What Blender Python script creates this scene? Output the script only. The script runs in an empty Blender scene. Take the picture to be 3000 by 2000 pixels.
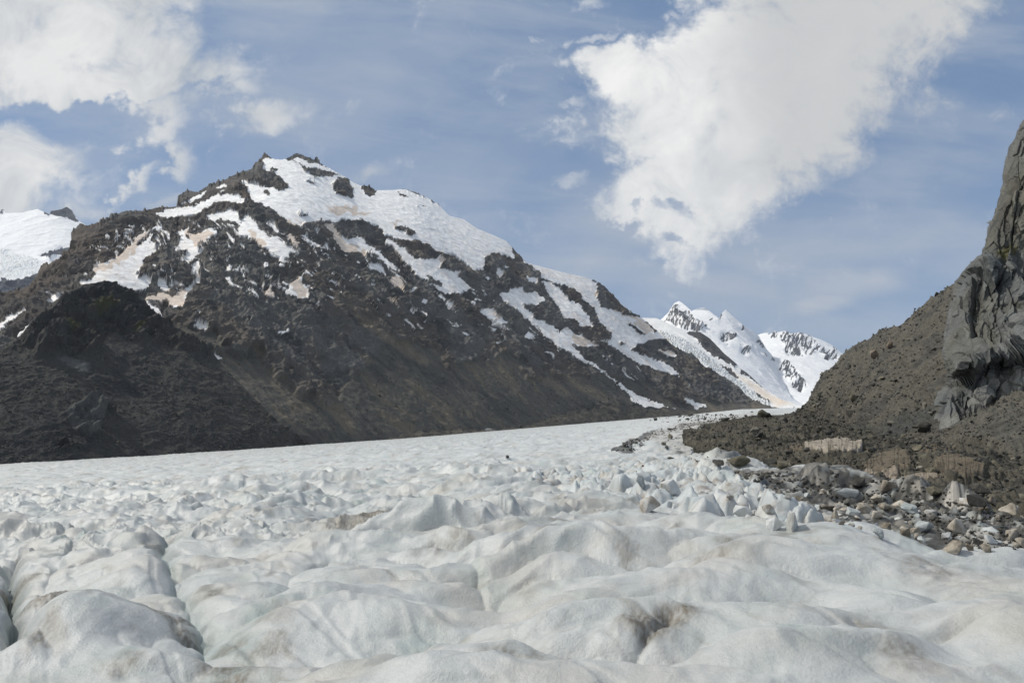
import bpy, bmesh, math, random
import numpy as np
from mathutils import Vector, Matrix

random.seed(7); rng = np.random.default_rng(11)
Q = 1.0                                  # mesh resolution factor
scene = bpy.context.scene
COL = scene.collection
F = 2354.0                               # focal length in pixels of the 3000 px wide photograph
PITCH = math.atan(300 / F)
CP, SP = math.cos(PITCH), math.sin(PITCH)
H = 4.5                                  # eye above the ice

# ------------------------------------------------------------------ helpers
def px2uv(px, py):
    px = np.asarray(px, float); py = np.asarray(py, float)
    x = (px - 1500) / F; y = (1000 - py) / F
    Y = CP - y * SP; Z = SP + y * CP
    return x / Y, Z / Y

def proj(P):
    dep = P[..., 1] * CP + P[..., 2] * SP
    return 1500 + F * P[..., 0] / dep, 1000 - F * (-P[..., 1] * SP + P[..., 2] * CP) / dep, dep

_perm = np.random.default_rng(3).permutation(256).astype(np.int32)
_perm = np.concatenate([_perm, _perm])
_ang = np.arange(256) * (2 * np.pi / 256)
_g2 = np.stack([np.cos(_ang), np.sin(_ang)], 1).astype(np.float32)
_g3 = np.random.default_rng(5).normal(size=(256, 3)); _g3 /= np.linalg.norm(_g3, axis=1)[:, None]
_g3 = _g3.astype(np.float32)

def n2(x, y, seed=0):
    x = np.asarray(x, np.float64) + seed * 17.31; y = np.asarray(y, np.float64) + seed * 9.77
    xi = np.floor(x); yi = np.floor(y)
    fx = (x - xi).astype(np.float32); fy = (y - yi).astype(np.float32)
    xi = xi.astype(np.int64) & 255; yi = yi.astype(np.int64) & 255
    x1 = (xi + 1) & 255; y1 = (yi + 1) & 255
    def g(a, b, dx, dy):
        h = _perm[_perm[a] + b]
        return _g2[h, 0] * dx + _g2[h, 1] * dy
    u = fx * fx * fx * (fx * (fx * 6 - 15) + 10); w = fy * fy * fy * (fy * (fy * 6 - 15) + 10)
    a = g(xi, yi, fx, fy); b = g(x1, yi, fx - 1, fy)
    c = g(xi, y1, fx, fy - 1); d = g(x1, y1, fx - 1, fy - 1)
    return ((a + u * (b - a)) * (1 - w) + (c + u * (d - c)) * w) * 1.45

def n3(p, s, seed=0):
    q = p * s + seed * 13.37
    qi = np.floor(q); f = (q - qi).astype(np.float32); qi = qi.astype(np.int64) & 255
    x0, y0, z0 = qi[..., 0], qi[..., 1], qi[..., 2]
    x1, y1, z1 = (x0 + 1) & 255, (y0 + 1) & 255, (z0 + 1) & 255
    fx, fy, fz = f[..., 0], f[..., 1], f[..., 2]
    u = fx * fx * fx * (fx * (fx * 6 - 15) + 10); v = fy * fy * fy * (fy * (fy * 6 - 15) + 10); w = fz * fz * fz * (fz * (fz * 6 - 15) + 10)
    def g(a, b, c, dx, dy, dz):
        h = _perm[_perm[_perm[a] + b] + c]
        return _g3[h, 0] * dx + _g3[h, 1] * dy + _g3[h, 2] * dz
    def plane(z, dz):
        a = g(x0, y0, z, fx, fy, dz); b = g(x1, y0, z, fx - 1, fy, dz)
        c = g(x0, y1, z, fx, fy - 1, dz); d = g(x1, y1, z, fx - 1, fy - 1, dz)
        return (a + u * (b - a)) * (1 - v) + (c + u * (d - c)) * v
    lo = plane(z0, fz); hi = plane(z1, fz - 1)
    return (lo + w * (hi - lo)) * 1.6

def fbm2(x, y, o=5, seed=0, gain=.5, lac=2.03):
    a = 1.0; t = 0; n = 0
    for i in range(o):
        t = t + a * n2(x, y, seed + i); n += a; a *= gain; x = x * lac; y = y * lac
    return t / n
def fbm3(p, s, o=5, seed=0, gain=.5):
    a = 1.0; t = 0; n = 0
    for i in range(o):
        t = t + a * n3(p, s, seed + i); n += a; a *= gain; s *= 2.07
    return t / n
def ridged3(p, s, o=6, seed=0, gain=.5):
    a = 1.0; t = 0; n = 0; w = 1.0
    for i in range(o):
        r = 1 - np.abs(n3(p, s, seed + i)); r = r * r * w
        w = np.clip(r * 1.6, 0.15, 1); t = t + a * r; n += a; a *= gain; s *= 2.05
    return t / n
def sstep(x, a, b):
    t = np.clip((x - a) / (b - a), 0, 1); return t * t * (3 - 2 * t)

# polygon masks, authored on photograph pixels, sampled where a surface point stands
MW, MH, MS, MO = 1850, 1100, 2.0, 300     # grid, step, margin
def raster(polys, blur=1):
    m = np.zeros((MH, MW), np.float32)
    for poly in polys:
        P = np.array(poly, float); xs = (P[:, 0] + MO) / MS; ys = (P[:, 1] + 100) / MS
        x0, x1 = int(max(0, xs.min())), int(min(MW - 1, xs.max() + 1)); y0, y1 = int(max(0, ys.min())), int(min(MH - 1, ys.max() + 1))
        if x1 <= x0 or y1 <= y0: continue
        gx, gy = np.meshgrid(np.arange(x0, x1 + 1) + .5, np.arange(y0, y1 + 1) + .5)
        ins = np.zeros(gx.shape, bool); n = len(xs); j = n - 1
        for i in range(n):
            if ys[i] != ys[j]:
                c = ((ys[i] > gy) != (ys[j] > gy)) & (gx < (xs[j] - xs[i]) * (gy - ys[i]) / (ys[j] - ys[i]) + xs[i])
                ins ^= c
            j = i
        m[y0:y1 + 1, x0:x1 + 1] = np.maximum(m[y0:y1 + 1, x0:x1 + 1], ins)
    for _ in range(blur):
        m = (m + np.roll(m, 1, 0) + np.roll(m, -1, 0)) / 3; m = (m + np.roll(m, 1, 1) + np.roll(m, -1, 1)) / 3
    return m
def samp(m, x, y):
    gx = np.clip((x + MO) / MS - .5, 0, MW - 2); gy = np.clip((y + 100) / MS - .5, 0, MH - 2)
    xi = gx.astype(int); yi = gy.astype(int); fx = gx - xi; fy = gy - yi
    return (m[yi, xi] * (1 - fx) + m[yi, xi + 1] * fx) * (1 - fy) + (m[yi + 1, xi] * (1 - fx) + m[yi + 1, xi + 1] * fx) * fy
def tile(ox, oy, s):
    return lambda pts: [(ox + x / s, oy + y / s) for x, y in pts]
T1 = tile(0, 400, 2.351); T2 = tile(700, 400, 2.351); T3 = tile(1400, 700, 2.351); T4 = tile(2000, 300, 2.351)
T5 = tile(2000, 967, 2.351); T6 = tile(0, 1333, 2.351); T7 = tile(1000, 1333, 2.351); T8 = tile(2000, 1333, 2.351)
C1 = tile(1900, 850, 3.92); C2 = tile(2550, 900, 5.227); C3 = tile(1750, 1180, 3.92); C4 = tile(2400, 1250, 3.92); C7 = tile(0, 800, 2.613)

def mixc(a, b, t):
    return a * (1 - t[..., None]) + b * t[..., None]
def A(*c): return np.array(c, np.float32)

def grid_normals(P):
    du = np.gradient(P, axis=1); dv = np.gradient(P, axis=0)
    n = np.cross(du, dv); l = np.linalg.norm(n, axis=-1, keepdims=True); n = n / np.maximum(l, 1e-9)
    s = np.sign((n * (-P)).sum(-1).mean()); return n * (s if s else 1)

def link(name, me, mat=None):
    o = bpy.data.objects.new(name, me); COL.objects.link(o)
    if mat: me.materials.append(mat)
    return o
def tag(o, label, cat, kind=None, group=None):
    o['label'] = label; o['category'] = cat
    if kind: o['kind'] = kind
    if group: o['group'] = group
    return o
def grid_mesh(name, P, colr, mat, smooth=True, bumpf=None):
    nr, nc = P.shape[:2]; P = P.copy(); P[..., 2] = np.maximum(P[..., 2], -170)
    me = bpy.data.meshes.new(name)
    idx = np.arange(nr * nc, dtype=np.int32).reshape(nr, nc)
    f = np.stack([idx[:-1, :-1], idx[:-1, 1:], idx[1:, 1:], idx[1:, :-1]], -1).reshape(-1, 4)
    me.vertices.add(nr * nc); me.vertices.foreach_set('co', P.reshape(-1).astype(np.float32))
    me.loops.add(f.size); me.loops.foreach_set('vertex_index', f.reshape(-1))
    me.polygons.add(len(f)); me.polygons.foreach_set('loop_start', np.arange(0, f.size, 4, dtype=np.int32))
    me.polygons.foreach_set('use_smooth', np.full(len(f), smooth))
    at = me.attributes.new('Col', 'FLOAT_COLOR', 'POINT')
    c = np.ones((nr * nc, 4), np.float32); c[:, :3] = colr.reshape(-1, 3)
    if bumpf is not None: c[:, 3] = bumpf.reshape(-1)
    at.data.foreach_set('color', c.reshape(-1))
    me.update(); me.validate()
    return link(name, me, mat)

def interp_line(line, us):
    L = np.array(line, float); u, v = px2uv(L[:, 0], L[:, 1]); o = np.argsort(u, kind='stable')
    return np.interp(us, u[o], v[o]), np.exp(np.interp(us, u[o], np.log(L[o, 2])))

def gsm(a, std):
    k = int(max(1, std * 3)); w = np.exp(-.5 * (np.arange(-k, k + 1) / max(std, .3)) ** 2); w /= w.sum()
    p = np.concatenate([2 * a[0] - a[k:0:-1], a, 2 * a[-1] - a[-2:-k - 2:-1]]) if k < len(a) - 2 else np.pad(a, k, 'edge')
    return np.convolve(p, w, 'valid')
def sheet(levels, px0, px1, nc, rows, back=(), smooth=70):
    """a slope from its foot line up to its crest line, each line given as (pixel x, pixel y, distance).
    The face itself follows smoothed lines, so the teeth of the crest do not run down it as ribs."""
    ua = px2uv(px0, 1200)[0]; ub = px2uv(px1, 1200)[0]
    us = np.linspace(ua, ub, int(nc * Q)); std = smooth / ((ub - ua) * F / len(us))
    pts = []; exact = None
    for L in levels:
        v, d = interp_line(L, us); exact = v
        v = gsm(v, std); d = np.exp(gsm(np.log(d), std)); pts.append(np.stack([us * d, d, v * d], -1))
    out = []
    for k in range(len(pts) - 1):
        a, b = pts[k], pts[k + 1]; n = int(rows[k] * Q); last = k == len(pts) - 2
        va = a[:, 2] / a[:, 1]; vb = np.maximum(exact, va + 1e-4) if last else b[:, 2] / b[:, 1]
        s = np.linspace(0, 1, n, endpoint=last)[:, None]
        v = va + (vb - va) * s
        if last:
            vbs = np.maximum(gsm(exact, max(std, 2) * .5), va + 1e-4); v = va + (vbs - va) * s + (vb - vbs) * s ** 7
        den = (b[:, 2] - a[:, 2]) - v * (b[:, 1] - a[:, 1])
        t = np.where(np.abs(den) > 1e-6, (v * a[:, 1] - a[:, 2]) / np.where(np.abs(den) > 1e-6, den, 1), s)
        t = np.clip(t, 0, 1.25 if last else 1)
        d = a[:, 1] + (b[:, 1] - a[:, 1]) * t
        out.append(np.stack([us * d, d, v * d], -1))
    G = np.concatenate(out, 0); nf = G.shape[0]
    r = G[-1]; bk = []
    for dd, dz in back:
        sc = (r[:, 1] + dd) / r[:, 1]
        bk.append(np.stack([r[:, 0] * sc, r[:, 1] + dd, r[:, 2] + dz], -1)[None])
    if bk: G = np.concatenate([G] + bk, 0)
    T = np.concatenate([np.linspace(0, 1, nf), np.full(len(back), 1.0)])[:, None] * np.ones((1, len(us)))
    return G, T, nf

# ------------------------------------------------------------------ materials
def new_mat(name):
    m = bpy.data.materials.new(name); m.use_nodes = True
    nt = m.node_tree; b = nt.nodes['Principled BSDF']
    return m, nt, b
def nd(nt, t, **kw):
    n = nt.nodes.new(t)
    for k, v in kw.items():
        if k in n.inputs.keys(): n.inputs[k].default_value = v
        else: setattr(n, k, v)
    return n
def surf_mat(name, rough=.8, spec=.25, scales=((1.0, .3),), bump=((1.0, .2),), speck=None):
    """vertex colour of the surface, broken up by procedural noise and bumped"""
    m, nt, b = new_mat(name); L = nt.links
    a = nd(nt, 'ShaderNodeAttribute', attribute_name='Col'); g = nd(nt, 'ShaderNodeTexCoord')
    c = a.outputs['Color']
    for sc, amt in scales:
        n = nd(nt, 'ShaderNodeTexNoise', Scale=sc, Detail=5.0, Roughness=.65); L.new(g.outputs['Object'], n.inputs['Vector'])
        mr = nd(nt, 'ShaderNodeMapRange'); L.new(n.outputs['Fac'], mr.inputs['Value'])
        mr.inputs['From Min'].default_value = .25; mr.inputs['From Max'].default_value = .75
        mr.inputs['To Min'].default_value = 1 - amt; mr.inputs['To Max'].default_value = 1 + amt
        mx = nd(nt, 'ShaderNodeVectorMath', operation='SCALE'); L.new(c, mx.inputs[0]); L.new(mr.outputs['Result'], mx.inputs['Scale'])
        c = mx.outputs['Vector']
    if speck:
        sc, lo, hi, colr = speck
        n = nd(nt, 'ShaderNodeTexNoise', Scale=sc, Detail=3.0, Roughness=.7); L.new(g.outputs['Object'], n.inputs['Vector'])
        mr = nd(nt, 'ShaderNodeMapRange'); L.new(n.outputs['Fac'], mr.inputs['Value'])
        mr.inputs['From Min'].default_value = lo; mr.inputs['From Max'].default_value = hi
        mx = nd(nt, 'ShaderNodeMix', data_type='RGBA'); L.new(mr.outputs['Result'], mx.inputs[0]); L.new(c, mx.inputs[6])
        mx.inputs[7].default_value = (*colr, 1); c = mx.outputs[2]
    L.new(c, b.inputs['Base Color']); b.inputs['Roughness'].default_value = rough; b.inputs['Specular IOR Level'].default_value = spec
    prev = None
    for sc, dist in bump:
        n = nd(nt, 'ShaderNodeTexNoise', Scale=sc, Detail=5.0, Roughness=.6); L.new(g.outputs['Object'], n.inputs['Vector'])
        bp = nd(nt, 'ShaderNodeBump', Distance=dist, Strength=1.0); L.new(n.outputs['Fac'], bp.inputs['Height']); L.new(a.outputs['Alpha'], bp.inputs['Strength'])
        if prev: L.new(prev.outputs['Normal'], bp.inputs['Normal'])
        prev = bp
    if prev: L.new(prev.outputs['Normal'], b.inputs['Normal'])
    return m
def stone_mat(name, c1, c2, c3, sc=1.2, bump=.05, rough=.85):
    m, nt, b = new_mat(name); L = nt.links
    g = nd(nt, 'ShaderNodeTexCoord'); oi = nd(nt, 'ShaderNodeObjectInfo')
    ad = nd(nt, 'ShaderNodeVectorMath', operation='ADD'); L.new(g.outputs['Object'], ad.inputs[0]); L.new(oi.outputs['Location'], ad.inputs[1])
    n = nd(nt, 'ShaderNodeTexNoise', Scale=sc, Detail=6.0, Roughness=.65); L.new(ad.outputs[0], n.inputs['Vector'])
    r = nd(nt, 'ShaderNodeValToRGB'); e = r.color_ramp.elements
    e[0].position = .32; e[0].color = (*c1, 1); e[1].position = .7; e[1].color = (*c3, 1); x = e.new(.5); x.color = (*c2, 1)
    mm = nd(nt, 'ShaderNodeMath', operation='MULTIPLY_ADD'); L.new(oi.outputs['Random'], mm.inputs[0]); mm.inputs[1].default_value = .3
    m2 = nd(nt, 'ShaderNodeMath', operation='SUBTRACT'); L.new(n.outputs['Fac'], m2.inputs[0]); m2.inputs[1].default_value = .15
    L.new(m2.outputs[0], mm.inputs[2]); L.new(mm.outputs[0], r.inputs['Fac'])
    L.new(r.outputs['Color'], b.inputs['Base Color']); b.inputs['Roughness'].default_value = rough; b.inputs['Specular IOR Level'].default_value = .25
    n_ = nd(nt, 'ShaderNodeTexNoise', Scale=sc * 3, Detail=6.0, Roughness=.7); L.new(ad.outputs[0], n_.inputs['Vector'])
    bp = nd(nt, 'ShaderNodeBump', Distance=bump, Strength=1.0); L.new(n_.outputs['Fac'], bp.inputs['Height']); L.new(bp.outputs['Normal'], b.inputs['Normal'])
    return m

M_far = surf_mat('far_mountain_surface', .85, .1, ((.02, .08),), ((.015, 12.0),))
M_mtn = surf_mat('mountain_surface', .85, .12, ((.06, .22), (.25, .2)), ((.12, 1.6), (.4, .7)))
M_talus = surf_mat('talus_surface', .9, .15, ((.5, .25), (2.5, .3)), ((1.2, .25), (4.0, .12)))
M_cliff = surf_mat('cliff_surface', .75, .3, ((.35, .22), (2.0, .2)), ((.7, .35), (2.5, .12)))
M_ice = surf_mat('glacier_ice', .42, .42, ((.9, .06), (6.0, .07)), ((2.2, .03), (14.0, .018), (45.0, .008)), speck=(38.0, .62, .8, (.24, .215, .17)))
M_rock = [stone_mat('boulder_stone_grey', (.05, .05, .045), (.1, .095, .08), (.2, .19, .16)),
          stone_mat('boulder_stone_olive', (.06, .055, .04), (.12, .11, .08), (.19, .175, .13)),
          stone_mat('boulder_stone_dark', (.025, .025, .023), (.05, .048, .042), (.09, .085, .075)),
          stone_mat('boulder_stone_pink', (.15, .115, .09), (.2, .16, .125), (.26, .21, .17)),
          stone_mat('boulder_stone_cream', (.35, .32, .26), (.45, .42, .35), (.55, .5, .43)),
          stone_mat('boulder_stone_rust', (.12, .05, .02), (.17, .07, .03), (.2, .1, .05))]
M_block = [stone_mat('block_ice_clean', (.3, .265, .22), (.5, .505, .485), (.6, .615, .605), 1.6, .03, .5),
           stone_mat('block_ice_dirty', (.12, .1, .075), (.3, .27, .22), (.48, .445, .385), 1.3, .03, .6),
           stone_mat('block_ice_blue', (.24, .265, .26), (.38, .41, .405), (.5, .525, .52), 1.4, .03, .4)]
M_rubble = stone_mat('rubble_stone', (.045, .045, .041), (.098, .093, .08), (.26, .245, .21), .45, .05)

# ------------------------------------------------------------------ camera, sun
cam_d = bpy.data.cameras.new('camera'); cam = bpy.data.objects.new('camera', cam_d); COL.objects.link(cam)
cam_d.sensor_width = 36; cam_d.lens = 36 * F / 3000; cam_d.clip_start = .1; cam_d.clip_end = 60000
cam.rotation_euler = (math.pi / 2 + PITCH, 0, 0); cam.location = (0, 0, 0); scene.camera = cam

SUN_AZ, SUN_EL = -82.0, 49.0             # degrees from the view direction (minus = left), above the horizon
az, el = math.radians(SUN_AZ), math.radians(SUN_EL)
SUN = np.array([math.sin(az) * math.cos(el), math.cos(az) * math.cos(el), math.sin(el)])
sl = bpy.data.lights.new('sun', 'SUN'); so = bpy.data.objects.new('sun', sl); COL.objects.link(so)
sl.energy = 3.1; sl.angle = math.radians(4.0); sl.color = (1.0, .95, .87)
so.rotation_euler = Vector(-SUN).to_track_quat('-Z', 'Y').to_euler()

# ------------------------------------------------------------------ glacier
EDGE = [(-400, 1384), (0, 1360), (600, 1325), (900, 1304), (1200, 1283), (1450, 1262), (1750, 1237), (2005, 1216), (2168, 1199), (2350, 1193), (2600, 1190), (3000, 1190), (3500, 1190)]
_eu, _ev = px2uv([p[0] for p in EDGE], [p[1] for p in EDGE])
_du = px2uv([-400, 0, 600, 1200, 1750, 2200, 2600, 3500], [1300] * 8)[0]
_dd = np.log([640, 700, 900, 1300, 1900, 2500, 1500, 1200])
def d_edge(u): return np.exp(np.interp(u, _du, _dd))
def v_inf(u): return np.interp(u, _eu, _ev) + H / d_edge(u)
def plane_d(px, py):
    u, v = px2uv(px, py); return H / np.maximum(v_inf(u) - v, 1e-3)
def ground(px, py):
    u, v = px2uv(px, py); d = H / np.maximum(v_inf(u) - v, 1e-3); return u * d, d

nc = int(1660 * Q)
us = np.linspace(-.92, 1.0, nc)
a_ = np.geomspace(6.0, 140, int(880 * Q), endpoint=False)
sfar = np.linspace(0, 1, int(340 * Q))
De = d_edge(us)
D = np.concatenate([a_[:, None] * np.ones((1, nc)), 140 * (De[None] / 140) ** sfar[:, None]], 0)
U = us[None] * np.ones_like(D)
VI = v_inf(us)[None]
X, Y = U * D, D
Z0 = D * VI - H
pxg, pyg = proj(np.stack([X, Y, Z0], -1))[:2]

serac_poly = [(1700, 1368), (1880, 1345), (1980, 1345), (2100, 1375), (2250, 1395), (2400, 1410), (2600, 1410), (3000, 1450), (3600, 1480), (3600, 1660), (3000, 1619), (2750, 1600), (2550, 1568), (2380, 1550), (2200, 1540), (2000, 1515), (1750, 1480), (1600, 1445), (1500, 1400)]
mk_serac = raster([serac_poly], 10)
serac = samp(mk_serac, pxg + 12 * n2(pxg / 40, pyg / 15, 2), pyg)

def feature(px, py, h, rx, ry, rot=0, pw=1.0):
    x0, y0 = ground(px, py); c, s = math.cos(math.radians(rot)), math.sin(math.radians(rot))
    a = ((X - x0) * c + (Y - y0) * s) / rx; b = (-(X - x0) * s + (Y - y0) * c) / ry
    r2 = a * a + b * b
    return h * np.exp(-r2 ** pw)
def line_dist(pts):
    G = np.array([ground(*p) for p in pts]); best = np.full(X.shape, 1e9)
    for (x0, y0), (x1, y1) in zip(G[:-1], G[1:]):
        dx, dy = x1 - x0, y1 - y0; t = np.clip(((X - x0) * dx + (Y - y0) * dy) / (dx * dx + dy * dy), 0, 1)
        best = np.minimum(best, np.hypot(X - x0 - t * dx, Y - y0 - t * dy))
    return best

wx = X + .9 * n2(X / 5, Y / 5, 21) + .25 * n2(X / 1.3, Y / 1.3, 22)
wy = Y + .9 * n2(X / 5, Y / 5, 23) + .25 * n2(X / 1.3, Y / 1.3, 24)
spacing = np.maximum(D * .0042, .004)
def fade(wl): return sstep(wl / spacing, 1.5, 5)
near = 1 - sstep(D, 20, 32)
Zr = np.zeros_like(D)
# long swells and rounded melt hummocks with creased troughs between them
Zr += .55 * n2(wx / 16, wy / 11, 1) + .9 * n2(X / 60, Y / 45, 2) * sstep(D, 30, 90)
bil = np.abs(n2(wx / 8.5 + .2 * wy / 4, wy / 4.2, 3)); Zr += (bil ** .75 * 1.3 - .45) * (1 - .2 * near) * (1 - .6 * serac) * (1 - .5 * sstep(D, 70, 140))
pat = .65 + .9 * sstep(n2(X / 14, Y / 10, 32), -.3, .45)
bil2 = np.abs(n2(wx / 3.4 + .5 * wy / 2, wy / 1.7, 4)); Zr += (bil2 ** .85 * .62 - .18) * (.62 + .38 * sstep(D, 18, 34)) * pat * (1 - serac) * fade(1.6)
bil3 = np.maximum(0, 1 - np.abs(n2(wx / 1.3 + .4 * wy, wy / .75, 5))); Zr += (bil3 ** 2 * .34) * (.22 + .78 * sstep(D, 22, 40)) * fade(.7) * pat
Zr += .03 * n2(wx / .35, wy / .5, 6) * fade(.4) + .012 * n2(X / .12, Y / .16, 7) * fade(.14)
# diagonal melt grooves
gr = n2((X * .8 + Y * .6) / .55 + .5 * n2(X / 2, Y / 2, 41), (X * -.6 + Y * .8) / 5.0, 8); Zr += -.05 * sstep(gr, .25, .6) * fade(.5)
# far ice: crevasse chop
far = sstep(D, 80, 200)
bil5 = np.maximum(0, 1 - np.abs(n2(wx / 2.6 - .5 * wy / 2, wy / 1.9, 15))); Zr += (bil5 ** 2 * .32 - .1) * sstep(D, 26, 45) * fade(1.6) * pat * (1 - serac)
Zr += far * (.8 * np.abs(n2(wx / 6, wy / 8, 9)) + .5 * np.abs(n2(wx / 22, wy / 30, 10)) - .3)
mid = sstep(D, 34, 52) * (1 - sstep(D, 90, 150))
rough = np.clip(n2(X / 25, Y / 20, 31) * 1.2 + .5, 0, 1)
# block field (voronoi tilted plateaus)
def cells(x, y, seed):
    xi = np.floor(x).astype(int); yi = np.floor(y).astype(int)
    f1 = np.full(x.shape, 9.0); f2 = np.full(x.shape, 9.0); cid = np.zeros(x.shape, int); ox = np.zeros(x.shape); oy = np.zeros(x.shape)
    for i in (-1, 0, 1):
        for j in (-1, 0, 1):
            h = _perm[_perm[(xi + i + seed) & 255] + ((yi + j) & 255)]; h2 = _perm[_perm[h] + seed]
            cx = xi + i + .1 + .8 * h / 255.; cy = yi + j + .1 + .8 * h2 / 255.
            dd = np.hypot(x - cx, y - cy)
            nw = dd < f1
            f2 = np.where(nw, f1, np.minimum(f2, dd)); f1 = np.where(nw, dd, f1)
            cid = np.where(nw, h * 3 + h2, cid); ox = np.where(nw, x - cx, ox); oy = np.where(nw, y - cy, oy)
    return f1, f2, cid, ox, oy
def blocks(x, y, seed, tilt=.5):
    f1, f2, cid, ox, oy = cells(x, y, seed)
    r = ((cid * 7919) % 1000) / 1000.; r2 = ((cid * 104729) % 1000) / 1000.; r3 = ((cid * 15485863) % 1000) / 1000.
    z = r + tilt * ((r2 - .5) * ox + (r3 - .35) * oy) * 2
    return z * sstep(f2 - f1, -.02, .38), r2, f2 - f1
sx = wx + .3 * n2(X / 1.0, Y / 1.0, 44); sy = wy + .3 * n2(X / 1.0, Y / 1.0, 45)
bz, br, be = blocks(sx / 3.1, sy / 2.3, 11, .9)
bz2, br2, be2 = blocks(sx / 1.25, sy / 1.15, 29, .7)
Zs = (.92 * bz + .36 * bz2 - .62) * (1 - .5 * sstep(samp(raster([[(2080, 1375), (2250, 1385), (2500, 1390), (3000, 1440), (3600, 1500), (3600, 1640), (3000, 1612), (2800, 1590), (2620, 1500), (2400, 1460), (2240, 1420)]], 16), pxg, pyg), .1, .7)) + .08 * n2(X / .4, Y / .4, 47)
sk = serac + .42 * mid * rough * (1 - serac)
Zr += Zs * np.clip(sk, 0, 1) * (1 - sstep(D, 110, 170))
# the big mounds, hollows and crevices near the camera
F_ = [  # px, py, h, rx, ry, rot
    (255, 1880, 1.3, 2.2, 1.7, 0), (480, 1945, .55, 1.5, 1.2, -20), (20, 1640, -1.0, .7, 2.2, 0), (40, 1800, -1.4, .45, 1.8, -8),
    (200, 1600, .7, 2.6, 2.2, 0), (420, 1700, .75, 1.3, 2.4, 28), (900, 1790, .75, 1.9, 1.9, 0), (690, 1703, -.35, 1.2, 1.2, 0),
    (870, 1640, .5, 2.5, 2.0, 0), (1250, 1600, .8, 3.0, 2.0, 10), (1450, 1745, -1.05, 2.1, 1.5, -8), (1230, 1800, .45, 2.0, 1.1, -30), (1740, 1790, .6, 1.6, 1.3, 0),
    (1560, 1900, .35, 2.2, 1.2, 10), (1100, 1900, -.2, 1.5, 1.0, 0), (1700, 1640, .45, 3.0, 1.6, 0), (2110, 1705, .55, 2.6, 1.6, 10), (2330, 1765, -.75, 1.3, .9, 0),
    (2420, 1660, .55, 2.6, 1.6, 0), (2300, 1950, .75, 1.6, 1.0, 0), (2570, 1915, .7, 1.4, .9, 0), (2340, 1850, .35, 1.4, .8, 0), (2480, 1890, -.3, 1.0, .6, 20), (2990, 1880, .8, 1.2, 1.2, 0), (2820, 1930, -.25, .8, .7, 0),
    (2620, 1800, .3, 1.6, 1.0, 0), (2860, 1650, .45, 3.0, 1.6, 0), (2350, 1585, .4, 4.0, 1.6, -10), (1900, 1900, .3, .8, .8, 0), (170, 1430, .7, 7.0, 3.0, 0), (300, 1465, -.7, 5.0, 2.2, 0),
    (1150, 1560, .6, 3.5, 1.8, 0), (880, 1500, 1.0, 2.6, 3.0, 0), (700, 1485, .7, 2.4, 2.2, 0), (980, 1520, -.5, 1.4, 1.6, 0)]
for f in F_: Zr += feature(*f)
CREV = []
for pts, dep, w in [([(30, 1930), (52, 1850), (40, 1740), (30, 1640)], 1.3, .28), ([(470, 1650), (493, 1673), (527, 1729), (574, 1780), (595, 1831), (605, 1880)], .5, .42),
                    ([(505, 1605), (470, 1650)], .4, .4), ([(550, 1855), (595, 1850)], .25, .12), ([(1190, 1970), (1330, 1900), (1450, 1885)], .1, .15), ([(2500, 1850), (2560, 1880)], .12, .12), ([(1860, 1930), (1960, 1870)], .3, .16), ([(130, 1710), (220, 1620)], .16, .14)]:
    dl = line_dist(pts) + .12 * n2(X / .6, Y / .6, 51); Zr += -dep * np.exp(-np.maximum(dl, 0) / w)
    if dep > .35: CREV.append((dl, w))
# drop behind the near rim at the right
Zr -= .9 * sstep(serac, .3, .9) * (1 - sstep(D, 45, 60)) * sstep(U, .25, .45)
mor = samp(raster([[(2030, 1330), (2090, 1345), (2200, 1352), (2330, 1366), (2450, 1374), (2550, 1400), (2700, 1410), (2870, 1430), (3000, 1465), (3700, 1600), (3700, 1190), (2330, 1190), (2200, 1225), (2060, 1265)]], 5), pxg, pyg)
Zr *= sstep(D, 2, 6)
Zr -= 2.2 * mor + 3.0 * mor * sstep(U, .62, .72)
edge_fade = sstep(D / De[None], 1.0, .9)
Z = Z0 + Zr * (.35 + .65 * edge_fade)
GP = np.stack([X, Y, Z], -1)
# the margin where the ice curls down behind its edge
bk = GP[-1]
marg = [np.stack([bk[:, 0] * k, bk[:, 1] * k, bk[:, 2] - dz], -1)[None] for k, dz in ((1.02, 3), (1.05, 18), (1.1, 60))]
# colour of the ice
nrm = grid_normals(GP)
clean, beige, dirt, clear, brown = A(.625, .65, .645), A(.55, .53, .485), A(.165, .138, .098), A(.40, .46, .45), A(.30, .262, .2)
c = np.ones(GP.shape, np.float32) * clean
t1 = sstep(fbm2(X / 4, Y / 3, 4, 60), -.12, .4); c = mixc(c, beige, .6 * t1)
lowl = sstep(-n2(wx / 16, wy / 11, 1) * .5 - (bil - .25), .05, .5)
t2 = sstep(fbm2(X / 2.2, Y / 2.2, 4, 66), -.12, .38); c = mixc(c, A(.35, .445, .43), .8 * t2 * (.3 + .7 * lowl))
st = fbm2((X * .75 + Y * .66) / .5, (X * -.66 + Y * .75) / 2.6, 4, 71); t3 = sstep(st, .12, .5) * sstep(fbm2(X / 3.1, Y / 3.1, 3, 74), -.1, .35); c = mixc(c, brown, .6 * t3 * (.5 + .5 * sstep(fbm2(X / .08, Y / .12, 2, 86), -.3, .25)))
t4 = sstep(fbm2(wx / 1.7, wy / 1.2, 5, 78), .2, .48); c = mixc(c, dirt, .5 * t4 * sstep(D, 12, 30))
grain = sstep(fbm2(X / .09, Y / .13, 2, 84), -.35, .25)
dm = np.zeros_like(D)
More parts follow.
